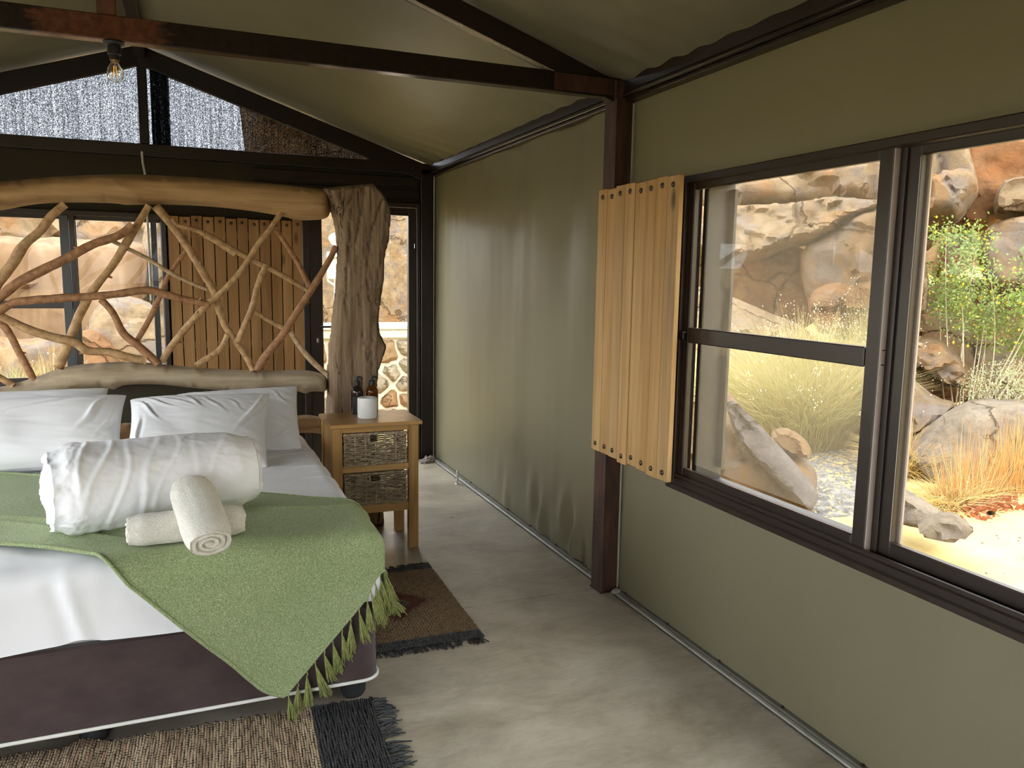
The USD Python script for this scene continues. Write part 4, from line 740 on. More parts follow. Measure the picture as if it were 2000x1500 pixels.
# ------------------------------------------------------------------ rolled duvet and towels
def roll(c, axis, R, L, seed, flat=.82, spiral=3.0, wr=.012, skew=.0, nth=130, ns=110, bulge=(.05, .05), grooves=.02, freq=26, tilt=None, endnoise=.02, bottom=None, taper=(1, 1), ends=0.0):
    """a rolled textile: cylinder with a flattened section, wrinkles that run round it and spiral ends"""
    ax = np.array(axis, float); ax /= np.linalg.norm(ax); up = np.array([0, 0, 1.0]) - ax * ax[2]; up /= np.linalg.norm(up); sd = np.cross(ax, up)
    th = np.linspace(0, 2 * np.pi, nth, endpoint=False); rows = []
    nc = 26; s = np.linspace(0, 1, ns)
    def ring_at(x, rho, sv, seedk):
        cs, sn = np.cos(th), np.sin(th)
        ex = np.sign(cs) * np.abs(cs) ** .85 * R * rho; ez = np.sign(sn) * np.abs(sn) ** .85 * R * flat * rho
        return ex, ez
    for i in range(nc):                       # near end cap, centre outwards
        rho = (i + .35) / nc; rows.append((0, rho, -1))
    for k in range(ns): rows.append((s[k], 1.0, 0))
    for i in range(nc - 1, -1, -1): rows.append((1, (i + .35) / nc, 1))
    V = []
    for x, rho, end in rows:
        cs, sn = np.cos(th), np.sin(th)
        tp = taper[0] + (taper[1] - taper[0]) * x
        edge = min(x, 1 - x) * L; rnd = 1 - .16 * np.exp(-(edge / (.10 * R + .02)) ** 2) if not end else .84 * rho
        w = wr * (fbm(np.stack([np.full(nth, x * L * freq) + skew * th * R * freq / 3, np.cos(th) * 1.4 + seed, np.sin(th) * 1.4], 1), 4, seed) - .5) * 2
        w2 = wr * .7 * (1 - 2 * np.abs(fbm(np.stack([np.full(nth, x * L * freq * .8) + skew * th * R * freq / 3, np.cos(th) * 2.2, np.sin(th) * 2.2 + 4], 1), 3, seed + 3) * 2 - 1))
        rr_ = R * tp * rnd * np.ones(nth) + (w + w2) * (1 if not end else rho)
        if ends and not end:
            ed = np.exp(-(x * L / .10) ** 2) + .5 * np.exp(-((1 - x) * L / .07) ** 2)
            rr_ = rr_ + ends * ed * (fbm(np.stack([np.full(nth, x * L * 24), np.cos(th) * 3.2 + 3, np.sin(th) * 3.2], 1), 4, seed + 11) - .5) * 2
            for f0, a0, k0, wd0 in ((.20, .010, 1.0, .012), (.33, .008, .8, .010), (.45, .013, .9, .014), (.55, .008, 1.1, .010), (.68, .010, .7, .013), (.80, .008, .9, .012), (.12, .010, .5, .010)):
                pos = f0 + .10 * k0 * np.sin(th - .6) + .02 * np.sin(3 * th + f0 * 20)
                rr_ = rr_ + a0 * .42 * (np.exp(-((x - pos) * L / wd0) ** 2) - .6 * np.exp(-((x - pos + .025) * L / wd0) ** 2)) * (.3 + .7 * np.clip(np.sin(th + f0 * 5), 0, 1))
        px = np.sign(cs) * np.abs(cs) ** .92 * rr_; pz = np.sign(sn) * np.abs(sn) ** .92 * rr_ * flat
        along = np.full(nth, x * L)
        if end:
            b = bulge[0] if end < 0 else bulge[1]
            ph = (rho * spiral + end * th / (2 * np.pi)) % 1.0
            g = -grooves * np.exp(-((ph - .5) / .17) ** 2) * np.clip(rho * 4, 0, 1) * np.clip((1 - rho) * 6, 0, 1)
            g = g + endnoise * (fbm(np.stack([px / R * 3, pz / R * 3, np.full(nth, seed + end)], 1), 4, seed + 8) - .5)
            along = along + end * (b * (1 - rho ** 2.4) + g + b * .35)
        elif True:
            along = along + (-bulge[0] * .35 * np.exp(-(x * L / .02) ** 2) + bulge[1] * .35 * np.exp(-((1 - x) * L / .02) ** 2))
        V.append(np.array(c) + np.outer(along - L / 2, ax) + np.outer(px, sd) + np.outer(pz, up))
    n = len(V); V = np.vstack(V + [V[0].mean(0)[None], V[-1].mean(0)[None]])
    if bottom is not None: V[:, 2] = np.where(V[:, 2] < bottom, bottom + (V[:, 2] - bottom) * .08, V[:, 2])
    F = [grid_faces(n, nth, False, True)]; j = np.arange(nth)
    F += [np.stack([np.full(nth, n * nth), (j + 1) % nth, j], 1), np.stack([np.full(nth, n * nth + 1), (n - 1) * nth + j, (n - 1) * nth + (j + 1) % nth], 1)]
    return V, np.vstack(F)
solo('rolled_duvet', roll((-.124, 3.010, .772), (.97, .22, .0), .175, .63, 12, flat=.82, spiral=2.6, wr=.0050, skew=.75, bulge=(.02, .045), grooves=.04, freq=11, endnoise=.035, bottom=.632, nth=180, ns=200, ends=.013, taper=(1.05, .98)), satin, 'plump white duvet rolled up on the green throw', 'duvet', smooth=True)
solo('rolled_towel', roll((-.018, 2.712, .683), (.99, .05, 0), .053, .345, 22, flat=.93, spiral=2.5, wr=.003, bulge=(.006, .006), grooves=.018, freq=22, bottom=.630, nth=90, ns=70, endnoise=.012), terry, 'cream towel roll lying in front of the white duvet', 'towel', smooth=True, group='rolled cream towels on the throw')
solo('rolled_towel', roll((.022, 2.620, .742), (-.05, .29, .105), .070, .315, 25, flat=.72, spiral=3.2, wr=.0025, bulge=(.004, .008), grooves=.016, freq=20, nth=90, ns=70, endnoise=.008), terry, 'cream towel roll propped on top of the lying towel', 'towel', smooth=True, group='rolled cream towels on the throw')

# ------------------------------------------------------------------ nightstand, baskets and what stands on it
NX0, NX1, NY0, NY1, NZ = 0.690, 1.160, 4.125, 4.475, 0.722
ns = thing('nightstand', 'varnished pine nightstand holding two wicker basket drawers', 'nightstand', ((NX0 + NX1) / 2, (NY0 + NY1) / 2, 0))
part(ns, 'top', box((NX0 - .012, NY0 - .022, NZ - .022), (NX1 + .018, NY1 + .01, NZ), .004), pine_x)
for x in (NX0, NX1 - .055):
    for y in (NY0, NY1 - .04): part(ns, 'leg', box((x, y, 0), (x + .055, y + .04, NZ - .0225), .003), pine_z)
for z0, z1 in ((NZ - .052, NZ - .0225), (.452, .486), (.222, .266)):
    part(ns, 'front_rail', box((NX0 + .055, NY0 + .003, z0), (NX1 - .055, NY0 + .025, z1), .002), pine_x)
    part(ns, 'back_rail', box((NX0 + .055, NY1 - .03, z0), (NX1 - .055, NY1 - .01, z1), .002), pine_x)
part(ns, 'side_panel', box((NX0 + .008, NY0 + .04, .222), (NX0 + .022, NY1 - .04, NZ - .0225)), pine_z)
for z in (.456, .226): 
    for k in range(2): part(ns, 'runner', box(((NX0 + .03, NX1 - .055)[k], NY0 + .025, z), ((NX0 + .055, NX1 - .03)[k], NY1 - .03, z + .02)), pine_x)
    part(ns, 'shelf', box((NX0 + .03, NY0 + .026, z + .0), (NX1 - .03, NY1 - .031, z + .010)), pine_x)
wick = noisy('wicker', [(0.3, (0.204, 0.150, 0.084)), (0.5, (0.408, 0.318, 0.198)), (0.7, (0.564, 0.462, 0.312))], (40, 40, 120), 4, 0.7, bump=0.3, bscale=(60, 60, 400))
def basket(z0, h, label):
    x0, x1, y0, y1 = NX0 + .062, NX1 - .062, NY0 + .002, NY1 - .055
    t = thing('wicker_basket', label, 'basket', ((x0 + x1) / 2, (y0 + y1) / 2, z0), group='wicker baskets in the nightstand')
    W, D_ = x1 - x0, y1 - y0; rows = 13; ns_ = 7
    hx0, hx1, hz0, hz1 = x0 + W * .40, x0 + W * .63, z0 + h * .70, z0 + h * .91
    rg = np.random.default_rng(int(z0 * 1000))
    xs = np.linspace(x0 + .008, x1 - .008, ns_)
    for r in range(rows):
        z = z0 + .012 + (h - .024) * (r + .5) / rows; ph = r % 2; S = []
        for (a, b) in ((x0, x1),) if not (hz0 < z < hz1) else ((x0, hx0), (hx1, x1)):
            X = np.linspace(a, b, 40); off = .0065 * np.cos((X - xs[0]) / (xs[1] - xs[0]) * np.pi + ph * np.pi)
            for dz, rad in ((-.0028, .0024), (.0022, .0022)): S.append(tube(np.c_[X, y0 + .010 - off, z + dz + .0012 * np.sin(X * 190 + r * 2 + dz * 900)], rad, 5))
            part(t, 'weaver', join(*S[-2:]), wick)
        X = np.linspace(0, 1, 26); sides = [np.c_[np.full(26, xx), y0 + .012 + X * (D_ - .02), np.full(26, z) + .001 * np.sin(X * 40)] for xx in (x0 + .004, x1 - .004)]
        back = np.c_[x0 + X * W, np.full(26, y1 - .006), np.full(26, z)]
        part(t, 'back_weaver', tube(back, .0049, 4), wick)
        for s_ in sides: part(t, 'side_weaver', tube(s_, .0046, 4), wick)
    for i, x in enumerate(xs):
        if hx0 < x < hx1: part(t, 'stake', tube([(x, y0 + .009, z0 + .006), (x, y0 + .009, hz0)], .0042, 6), wick)
        else: part(t, 'stake', tube([(x, y0 + .009, z0 + .006), (x, y0 + .009, z0 + h - .006)], .0042, 6), wick)
    def rope(a, b, y, z, n=70, rad=.0042):
        X = np.linspace(a, b, n); q = (X - a) * 330
        return join(*[tube(np.c_[X, y + .004 * np.cos(q + p), z + .0045 * np.sin(q + p)], rad, 5) for p in (0, 2.1, 4.2)])
    part(t, 'rim', rope(x0, x1, y0 + .008, z0 + h - .006), wick); part(t, 'rim', rope(x0, x1, y0 + .008, z0 + .006), wick)
    part(t, 'handle_edge', join(rope(hx0 - .006, hx1 + .006, y0 + .008, hz0 - .002, 24, .003), tube([(hx0, y0 + .008, hz0), (hx0, y0 + .008, hz1)], .005, 6), tube([(hx1, y0 + .008, hz0), (hx1, y0 + .008, hz1)], .005, 6)), wick)
    part(t, 'base', box((x0 + .008, y0 + .012, z0 + .001), (x1 - .008, y1 - .006, z0 + .007)), wick)
    return t
basket(.4865, .178, 'upper wicker basket drawer with a handle slot in the nightstand')
basket(.2665, .178, 'lower wicker basket drawer with a handle slot in the nightstand')

c = at_z((718, 815.5), NZ); 
tp = thing('toilet_roll', 'white wrapped toilet roll standing in front of the soap bottles', 'toilet roll', c)
paper = noisy('white_paper', [(0.3, (0.72, 0.71, 0.68)), (0.7, (0.80, 0.79, 0.76))], (12, 12, 12), 4, 0.85, bump=.25, bscale=(40, 40, 60))
part(tp, 'roll', lathe([(0, .002), (.050, .0), (.0545, .004), (.0555, .05), (.0545, .108), (.050, .113), (.022, .1115), (.020, .108), (0, .107)], c, 40), paper, 40)
part(tp, 'paper_flap', (lambda m: m)(tube([c + (-.02, -.0535, .10), c + (0.01, -.0565, .062), c + (.032, -.047, .02)], .0012, 5)), paper)
amber = mat('amber_glass', {'p': ('principled_bsdf', {'base_color': (0.30, 0.085, 0.012), 'roughness': 0.06, 'transmission_weight': 0.75, 'ior': 1.45, 'specular_ior_level': .6})})
dark_amber = plain('dark_amber', (0.020, 0.010, 0.006), 0.07, spec=0.6)
def bottle(px, y, label, m, stripe):
    c = at_z(px, NZ)
    t = thing('soap_bottle', label, 'bottle', c, group='soap pump bottles on the nightstand')
    part(t, 'body', lathe([(0, 0), (.032, 0), (.0345, .004), (.0345, .120), (.031, .138), (.020, .152), (.0135, .158), (.0135, .166), (0, .166)], c, 32), m, 40)
    part(t, 'collar', lathe([(0, .162), (.0165, .162), (.0165, .185), (.013, .188), (.006, .188), (.006, .203), (0, .203)], c, 20), black_plastic, 40)
    part(t, 'pump_head', join(lathe([(0, .200), (.010, .200), (.0115, .206), (.010, .213), (0, .213)], c, 16), tube([c + (0, 0, .207), c + (.018, -.012, .208), c + (.030, -.018, .198)], [.006, .005, .0035], 8)), black_plastic, 40)
    if stripe: part(t, 'label', (lambda a: (np.stack([np.outer(np.cos(a), [.0349, .0349]) + c[0], np.outer(np.sin(a), [.0349, .0349]) + c[1], np.tile([c[2] + .03, c[2] + .10], (len(a), 1))], -1).reshape(-1, 3), grid_faces(len(a), 2)))(np.radians(np.linspace(-150, -50, 14))), plain('black_label', (.012, .012, .012), .6), label='dark label')
    return t
bottle((698, 807.5), 0, 'dark soap pump bottle on the left, behind the toilet roll', dark_amber, True)
bottle((727, 806), 0, 'amber soap pump bottle on the right, behind the toilet roll', amber, False)

# ------------------------------------------------------------------ rugs
def strip(p, q, w, h, n, seed, lift=0.0, wav=.0015):
    """one woven weft strip: a flattened cord from p to q with bumps where the warp crosses"""
    p, q = np.array(p, float), np.array(q, float); d = q - p; L = np.linalg.norm(d); d /= L; s = np.array([-d[1], d[0], 0])
    t = np.linspace(0, 1, n); rg = np.random.default_rng(seed)
    ph = rg.uniform(0, 6); c = p + np.outer(t * L, d) + np.outer(wav * np.sin(t * L * 40 + ph), s)
    hh = h * (1 + .35 * np.sin(t * L * 2 * np.pi / .016 + ph) + .4 * (fbm(np.c_[t * L * 30, t * 0 + seed, t * 0], 2, seed) - .5))
    prof = [(-.5, 0.05), (-.32, .8), (0, 1.0), (.32, .8), (.5, 0.05)]
    V = np.stack([c + np.outer(np.full(n, a * w), s) + np.outer(hh * b + lift, [0, 0, 1]) for a, b in prof], 1).reshape(-1, 3)
    return V, grid_faces(n, 5)[:, ::-1]
def fringe(o, d, L, seed, m_=3):
    rg = np.random.default_rng(seed); d = np.array([*d, 0.0]); d /= np.linalg.norm(d); s = np.array([-d[1], d[0], 0]); S = []
    for k in range(m_):
        a = rg.normal(0, .35); b = rg.normal(0, .5); l = L * rg.uniform(.7, 1.15); o2 = np.array(o) + s * rg.normal(0, .004)
        S.append(tube([o2, o2 + d * l * .5 + s * l * .3 * a + (0, 0, .004), o2 + d * l + s * l * (.5 * a + .3 * b) + (0, 0, -.001)], [.0032, .0036, .0022], 5))
    return join(*S)
leather = [noisy(f'leather_{i}', s, (45, 9, 45), 5, 0.75, bump=.3, bscale=(120, 120, 120)) for i, s in enumerate([
    [(0.3, (0.230, 0.167, 0.103)), (0.55, (0.391, 0.293, 0.190)), (0.75, (0.506, 0.391, 0.265))], [(0.3, (0.190, 0.127, 0.076)), (0.55, (0.333, 0.230, 0.144)), (0.75, (0.437, 0.322, 0.207))],
    [(0.3, (0.276, 0.207, 0.132)), (0.55, (0.437, 0.333, 0.218)), (0.75, (0.540, 0.425, 0.299))]])]
charcoal = noisy('charcoal_leather', [(0.3, (0.012, 0.012, 0.013)), (0.6, (0.035, 0.035, 0.037)), (0.78, (0.10, 0.10, 0.105))], (60, 20, 60), 6, 0.5, bump=.4, bscale=(120, 120, 120))
warp_m = plain('warp_thread', (0.028, 0.022, 0.018), .9)
# rug at the foot of the bed: weft strips run along y, stacked along x
A_, B_ = at_z((604, 1388), 0)[:2], at_z((724, 1369), 0)[:2]; C_, D2 = at_z((0, 1486), 0)[:2], at_z((789, 1500), 0)[:2]
rf = thing('foot_rug', 'tan and charcoal woven leather rug at the foot of the bed', 'rug', (-.3, 2.3, 0))
ex = (B_ - C_) / np.linalg.norm(B_ - C_); ey = np.array([ex[1], -ex[0]])          # along the long edge, and towards the camera
LEN = np.linalg.norm(B_ - C_) + .25; brown_end = LEN - np.linalg.norm(B_ - A_); WID = .62; O2 = C_ - ex * .25
rgr = np.random.default_rng(3); x = 0.0; k = 0
bump_at = np.linalg.norm(at_z((172, 1450), 0)[:2] - O2)
while x < LEN:
    dark = x > brown_end; w = (.0085 if not dark else .0085) * rgr.uniform(.85, 1.2); xm = x + w / 2
    lift = .006 + .016 * np.exp(-((xm - bump_at) / .035) ** 2)
    e0 = .004 * rgr.normal() + .010 * np.exp(-((xm - bump_at) / .04) ** 2)
    p = O2 + ex * xm - ey * (.0 + e0); q2 = O2 + ex * xm + ey * (WID + rgr.normal(0, .003))
    part(rf, 'weft_strip', strip((*p, 0), (*q2, 0), w * 1.12, .0062 if not dark else .008, 150, 400 + k, lift, .0010 if not dark else .0016), charcoal if dark else leather[int(rgr.choice([0, 0, 1, 1, 2]))], True)
    if k % 3 == 0: part(rf, 'warp_loop', tube([(*(p + ey * .006), lift + .001), (*(p - ey * .004), lift + .006), (*(p + ex * w - ey * .002), lift + .004), (*(p + ex * w + ey * .008), lift + .002)], .0022, 5), warp_m)
    x += w; k += 1
part(rf, 'backing', (lambda P: (np.r_[[(*p, .0015) for p in P], [(*p, .005) for p in P]], np.array([[0, 2, 1], [0, 3, 2], [4, 5, 6], [4, 6, 7], [0, 1, 5], [0, 5, 4], [1, 2, 6], [1, 6, 5], [2, 3, 7], [2, 7, 6], [3, 0, 4], [3, 4, 7]])))([O2, O2 + ex * LEN, O2 + ex * LEN + ey * WID, O2 + ey * WID]), warp_m)
wy = np.arange(.008, WID, .0135)
lifts = lambda xx: .010 + .016 * np.exp(-((xx - bump_at) / .035) ** 2)
XX = np.linspace(0, LEN, 260)
part(rf, 'warp', join(*[tube(np.c_[O2[0] + ex[0] * XX + ey[0] * y, O2[1] + ex[1] * XX + ey[1] * y, lifts(XX) + .0008 * np.sin(XX * 740 + i * 3.1)], .0016, 4) for i, y in enumerate(wy)]), warp_m, kind='stuff')
for i, y in enumerate(np.arange(.0, WID, .026)): part(rf, 'fringe_tassel', fringe((*(O2 + ex * (LEN - .004) + ey * y), .008), ex + rgr.normal(0, .35) * ey, .075 if i > 1 else .06, 600 + i), charcoal)
# rug beside the bed
R1, R2, R0 = at_z((945, 1245), 0)[:2], at_z((838, 1105), 0)[:2], at_z((770, 1112), 0)[:2]
fy = (R2 - R1) / np.linalg.norm(R2 - R1); fx = (R0 - R2) / np.linalg.norm(R0 - R2); fx = np.array([-fy[1], fy[0]]); LN, WD = np.linalg.norm(R2 - R1), .60
rs = thing('side_rug', 'brown woven leather rug with a dark diamond beside the bed', 'rug', (*(R1 + fy * LN / 2 + fx * WD / 2), 0))
def side_mat():
    nodes = {'g': ('geometry', {}), 'tc': ('texture_coordinate', {}), 'sx': ('separate_xyz', {}), 'ax': ('math', {'math_type': 'absolute'}), 'ay': ('math', {'math_type': 'absolute'}), 'axs': ('math', {'math_type': 'multiply', 'value2': 1.0}), 'ad': ('math', {'math_type': 'add'}),
             'n': ('noise_texture', {'scale': 90.0, 'detail': 3}), 'sc': ('math', {'math_type': 'multiply_add', 'value2': 0.11}), 'ad2': ('math', {'math_type': 'add'}),
             'r': ('rgb_ramp', {'ramp': [(0.0, (0.022, 0.020, 0.018)), (0.115, (0.022, 0.020, 0.018)), (0.13, (0.10, 0.075, 0.05)), (0.17, (0.085, 0.024, 0.014)), (0.225, (0.085, 0.022, 0.013)), (0.245, (0.155, 0.100, 0.055)), (0.31, (0.185, 0.122, 0.068)), (1.0, (0.165, 0.108, 0.060))]}),
             'mx': ('mix', {'mix_type': 'multiply', 'fac': .8}), 'r2': ('rgb_ramp', {'ramp': [(0.3, (.6, .6, .6)), (0.7, (1.35, 1.3, 1.2))]}), 'p': ('principled_bsdf', {'roughness': .75, 'specular_ior_level': .3})}
    links = [('tc.object', 'sx.vector'), ('sx.x', 'ax.value1'), ('sx.y', 'ay.value1'), ('ax.value', 'axs.value1'), ('axs.value', 'ad.value1'), ('ay.value', 'ad.value2'), ('g.position', 'n.vector'), ('n.fac', 'sc.value1'), ('ad.value', 'sc.value3'), ('sc.value', 'r.fac'),
             ('n.fac', 'r2.fac'), ('r.color', 'mx.color1'), ('r2.color', 'mx.color2'), ('mx.color', 'p.base_color')]
    return mat('side_rug_weave', nodes, links)
srm = side_mat(); y = 0.0; k = 0
while y < LN:
    dark = y < .065 or y > LN - .06; w = .0085; o = R1 + fy * (y + w / 2)
    part(rs, 'weft_strip', strip((*(o - fx * rgr.uniform(0, .004)), 0), (*(o + fx * WD), 0), w * 1.15, .006, 120, 800 + k, .004, .0008), charcoal if dark else srm, True)
    y += w; k += 1
WXs = np.linspace(0, LN, 160)
part(rs, 'warp', join(*[tube(np.c_[R1[0] + fy[0] * WXs + fx[0] * a, R1[1] + fy[1] * WXs + fx[1] * a, .0085 + .0008 * np.sin(WXs * 740 + i * 3.1)], .0014, 4) for i, a in enumerate(np.arange(.01, WD, .0125))]), warp_m, kind='stuff')
part(rs, 'backing', (lambda P: (np.r_[[(*p, .001) for p in P], [(*p, .0035) for p in P]], np.array([[0, 1, 2], [0, 2, 3], [4, 6, 5], [4, 7, 6], [0, 5, 1], [0, 4, 5], [1, 6, 2], [1, 5, 6], [2, 7, 3], [2, 6, 7], [3, 4, 0], [3, 7, 4]])[:, ::-1]))([R1, R2, R2 + fx * WD, R1 + fx * WD]), warp_m)
for i, a in enumerate(np.arange(.005, WD, .02)):
    part(rs, 'fringe_tassel', fringe((*(R1 + fx * a), .005), -fy + .3 * rgr.normal() * fx, .055, 900 + i, 3), charcoal)
    part(rs, 'fringe_tassel', fringe((*(R2 + fx * a), .005), fy + .4 * rgr.normal() * fx, .045, 950 + i, 3), charcoal)
# ------------------------------------------------------------------ outside: ground, boulders, plants
def gz(x, y):
    x, y = np.asarray(x, float), np.asarray(y, float)
    z = -0.16 + .085 * np.clip(x - 3.2, 0, 6) + .42 * np.clip(x - 8.6, 0, 40) + .05 * np.clip(y - 8, 0, 5) + .06 * np.clip(y - 13, 0, 40)
    z = z + .05 * (fbm(np.stack([x * .8, y * .8, 0 * x], -1), 4, 61) - .5) * np.clip((np.maximum(np.maximum(x - 2.1, y - 6.6), -2.6 - x)), 0, 1)
    return np.where((x > -2.6) & (x < 2.15) & (y > -2.2) & (y < 6.6), -0.24, z)
def axis_(a, b, c, d, n): return np.unique(np.r_[np.linspace(a, b, 22), np.linspace(b, c, n), np.linspace(c, d, 22)])
gxs, gys = axis_(-60, -3, 11, 60, 200), axis_(-60, -2, 15, 60, 190); GX, GY = np.meshgrid(gxs, gys, indexing='ij')
solo('ground', (np.stack([GX, GY, gz(GX, GY)], -1).reshape(-1, 3), grid_faces(len(gxs), len(gys))), sand, 'pale yellow sandy ground outside the tent', 'ground', smooth=True, kind='structure')
def ghit(p):
    r = ray(p); t = np.linspace(1.5, 30, 1500); Q = CAM + t[:, None] * r; b = np.nonzero(Q[:, 2] < gz(Q[:, 0], Q[:, 1]))[0]
    return Q[b[0]] if len(b) else Q[-1]
def vplane(p, dist):
    """upright plane facing the room's middle at the given distance along the sight line of p"""
    r = ray(p) * [1, 1, 0]; n = r / np.linalg.norm(r); c = CAM * [1, 1, 0] + n * dist; a = np.array([n[1], -n[0], 0])
    hit = lambda q: (lambda rr: CAM + rr * (((c - CAM) * n)[:2].sum() / (rr * n)[:2].sum()))(ray(q))
    to2 = lambda q: (lambda P: ((P - c) @ a, P[2]))(hit(q))
    to3 = lambda V: c + np.outer(V[:, 0], a) + np.outer(V[:, 1], [0, 0, 1]) - np.outer(V[:, 2], n)
    return to2, to3, hit
def rock(name, label, px, dist, T, m, seed, lean=.25, res=.07, facet=.45, rw=None, cat='boulder', crack=.05, ch=1, rough=.10, strata=0.0, cells=None):
    """A boulder with the outline seen from the room, broken into tilted plates with ledges and cracks between them."""
    px = np.array(px, float); cen = px.mean(0); to2, to3, _ = vplane(cen, dist)
    poly = np.array([to2(p) for p in px]); size = poly.max(0) - poly.min(0); rg = np.random.default_rng(seed); sm = size.min()
    poly = smooth_poly(poly, 1) if ch else poly; rr = np.array(shapely.Polygon(poly).buffer(0).segmentize(res).exterior.coords)[:-1]
    rr = rr + .28 * rough * sm * (np.stack([fbm(np.c_[rr * 3.5 / sm, rr[:, :1] * 0 + k], 4, seed + k) for k in range(2)], 1) - .5)
    cc = poly.mean(0); n = cells or int(np.clip(4 + 5 * size[0] / size[1], 6, 16)); lo = poly.min(0)
    S = lo + size * rg.uniform(0.02, .98, (n, 2)); G = rg.normal(0, .50, (n, 2)); O = rg.normal(0, .13, n)
    def disp(A, D, s):
        q = np.c_[A, np.full(len(A), s)]
        Wp = A + .22 * sm * (np.stack([fbm(q * (1.6 / sm) + 5 * k, 4, seed + 20 + k) for k in range(2)], 1) - .5)
        d = np.hypot(Wp[:, None, 0] - S[None, :, 0], (Wp[:, None, 1] - S[None, :, 1]) * 1.5 + .35 * (Wp[:, None, 0] - S[None, :, 0])); o = np.argsort(d, 1); r0 = np.arange(len(A)); e = d[r0, o[:, 1]] - d[r0, o[:, 0]]; b = o[:, 0]
        f = facet * T * (O[b] + ((A - S[b]) * G[b]).sum(1) / sm * 1.6) if s > 0 else 0
        w = rough * T * 2.6 * (fbm(q * (2.4 / sm), 6, seed) - .5)
        st = strata * T * .55 * (np.abs(((A[:, 1] + .22 * A[:, 0]) / size[1] * 5 + 1.3 * fbm(q * 1.2 / sm, 3, seed + 5)) % 1 - .5) - .25)
        fine = .06 * (fbm(q * 5, 5, seed + 9) - .5) * min(1, sm)
        return s * (f + w + st + fine - crack * T * .55 * np.exp(-(e / (res * .6)) ** 2)) - lean * (A[:, 1] - cc[1]) * (1 if s > 0 else .6)
    return solo(name, inflate(rr, to3, T, rw or .13 * sm, res, seed=seed, disp=disp), m, label, cat, smooth=34)
R = rock
rock_white = rock_mat('rock_white', [(0.28, 0.205, 0.135), (0.39, 0.305, 0.215), (0.47, 0.385, 0.285)], 1.5, rust_amt=(.58, .70), grey_amt=(.50, .62))
te = thing('terrace', 'dark paved terrace in front and left of the tent', 'terrace', (-4, 0, -.1), kind='structure')
terr = noisy('terrace_stone', [(0.3, (0.09, 0.075, 0.06)), (0.7, (0.14, 0.12, 0.10))], (4, 4, 4), 5, .8)
part(te, 'paving', box((-7.5, -8, -.3), (XL - .12, 6.6, -.08)), terr); part(te, 'paving', box((XL - .11, -8, -.3), (4.0, YF - .62, -.08)), terr)
R('cliff', 'tan rock face far behind the boulders outside the right window', [(1150, -60), (2250, -60), (2250, 640), (1900, 700), (1150, 700)], 15.5, .5, rock_tan, 10, .05, .12, facet=.5, cells=26, cat='cliff')
R('cliff', 'broad grey-tan rock face at the very top of the sliding sash view', [(1280, 120), (1760, 90), (1775, 330), (1740, 430), (1560, 425), (1330, 440)], 12.3, 1.0, rock_pale, 11, .35, .10, strata=.25, cat='cliff')
R('boulder', 'wide pale slab boulder with a level top edge seen through the left sash', [(1325, 407), (1400, 403), (1470, 400), (1560, 395), (1625, 384), (1705, 390), (1740, 392), (1702, 421), (1655, 432), (1640, 441), (1622, 463), (1600, 470), (1572, 481), (1545, 483), (1500, 502), (1470, 513), (1400, 503), (1325, 497)], 11.0, .75, rock_pale, 12, .55, .045, facet=.35, crack=.10, strata=.15)
R('boulder', 'rust-orange shaded boulder under the pale slab boulder', [(1320, 470), (1480, 490), (1560, 462), (1600, 560), (1590, 650), (1480, 640), (1320, 600)], 11.5, .35, rock_rust, 13, -.15, .06, facet=.4)
R('boulder', 'brown cracked boulder right of the rust-orange one in the left sash', [(1562, 480), (1625, 455), (1655, 428), (1740, 395), (1760, 560), (1745, 670), (1640, 665), (1592, 630), (1566, 560)], 10.8, .6, rock_tan, 14, .15, .05, facet=.7, crack=.12, strata=.3)
R('boulder', 'reddish angular rock low behind the flowering grass tops', [(1575, 575), (1625, 548), (1680, 560), (1725, 610), (1725, 670), (1640, 668), (1585, 640)], 10.1, .45, rock_rust, 15, .3, .06, facet=.7, strata=.3)
R('boulder', 'pale sloping boulder at the left edge of the left sash, above the grass', [(1310, 556), (1387, 562), (1430, 578), (1500, 610), (1562, 634), (1610, 670), (1580, 800), (1310, 830)], 9.4, .6, rock_pale, 16, .8, .07, facet=.25, rough=.07)
R('boulder', 'orange-tan boulder low in the left sash in front of the grass', [(1310, 780), (1375, 769), (1420, 766), (1455, 800), (1500, 858), (1560, 880), (1590, 905), (1600, 945), (1592, 985), (1560, 1020), (1480, 1015), (1400, 1000), (1310, 985)], 5.9, .42, rock_tan, 17, .55, .03, facet=.55, crack=.25, rough=.20, strata=.25)
R('rock_slab', 'grey weathered slab lying diagonally on the orange-tan boulder', [(1416, 786), (1436, 782), (1462, 805), (1503, 850), (1560, 912), (1596, 955), (1600, 980), (1580, 992), (1540, 962), (1482, 905), (1432, 842)], 5.45, .13, rock_mat('rock_grey', [(0.17, 0.138, 0.122), (0.245, 0.205, 0.185), (0.32, 0.275, 0.245)], 1.6, rust_amt=(.62, .74)), 18, .75, .03, facet=.4, crack=.15, cat='rock')
R('rock', 'small ochre rock beside the grey slab below the grass', [(1502, 843), (1530, 834), (1566, 850), (1588, 880), (1580, 896), (1545, 885), (1515, 865)], 5.75, .14, rock_tan, 19, .3, .025, facet=.5, cat='rock')
R('boulder', 'large pale boulder with an overhang at the top left of the open window', [(1725, 290), (1785, 235), (1885, 225), (1893, 290), (1906, 340), (1913, 378), (1901, 394), (1886, 420), (1868, 441), (1850, 438), (1800, 441), (1730, 448)], 8.9, .80, rock_pale, 21, .30, .04, facet=.5, crack=.12)
R('boulder', 'smooth tan boulder in shade under the overhang of the large pale one', [(1725, 405), (1790, 405), (1868, 418), (1852, 446), (1826, 476), (1807, 494), (1785, 480), (1725, 480)], 9.15, .45, rock_tan, 22, -.45, .05, facet=.2)
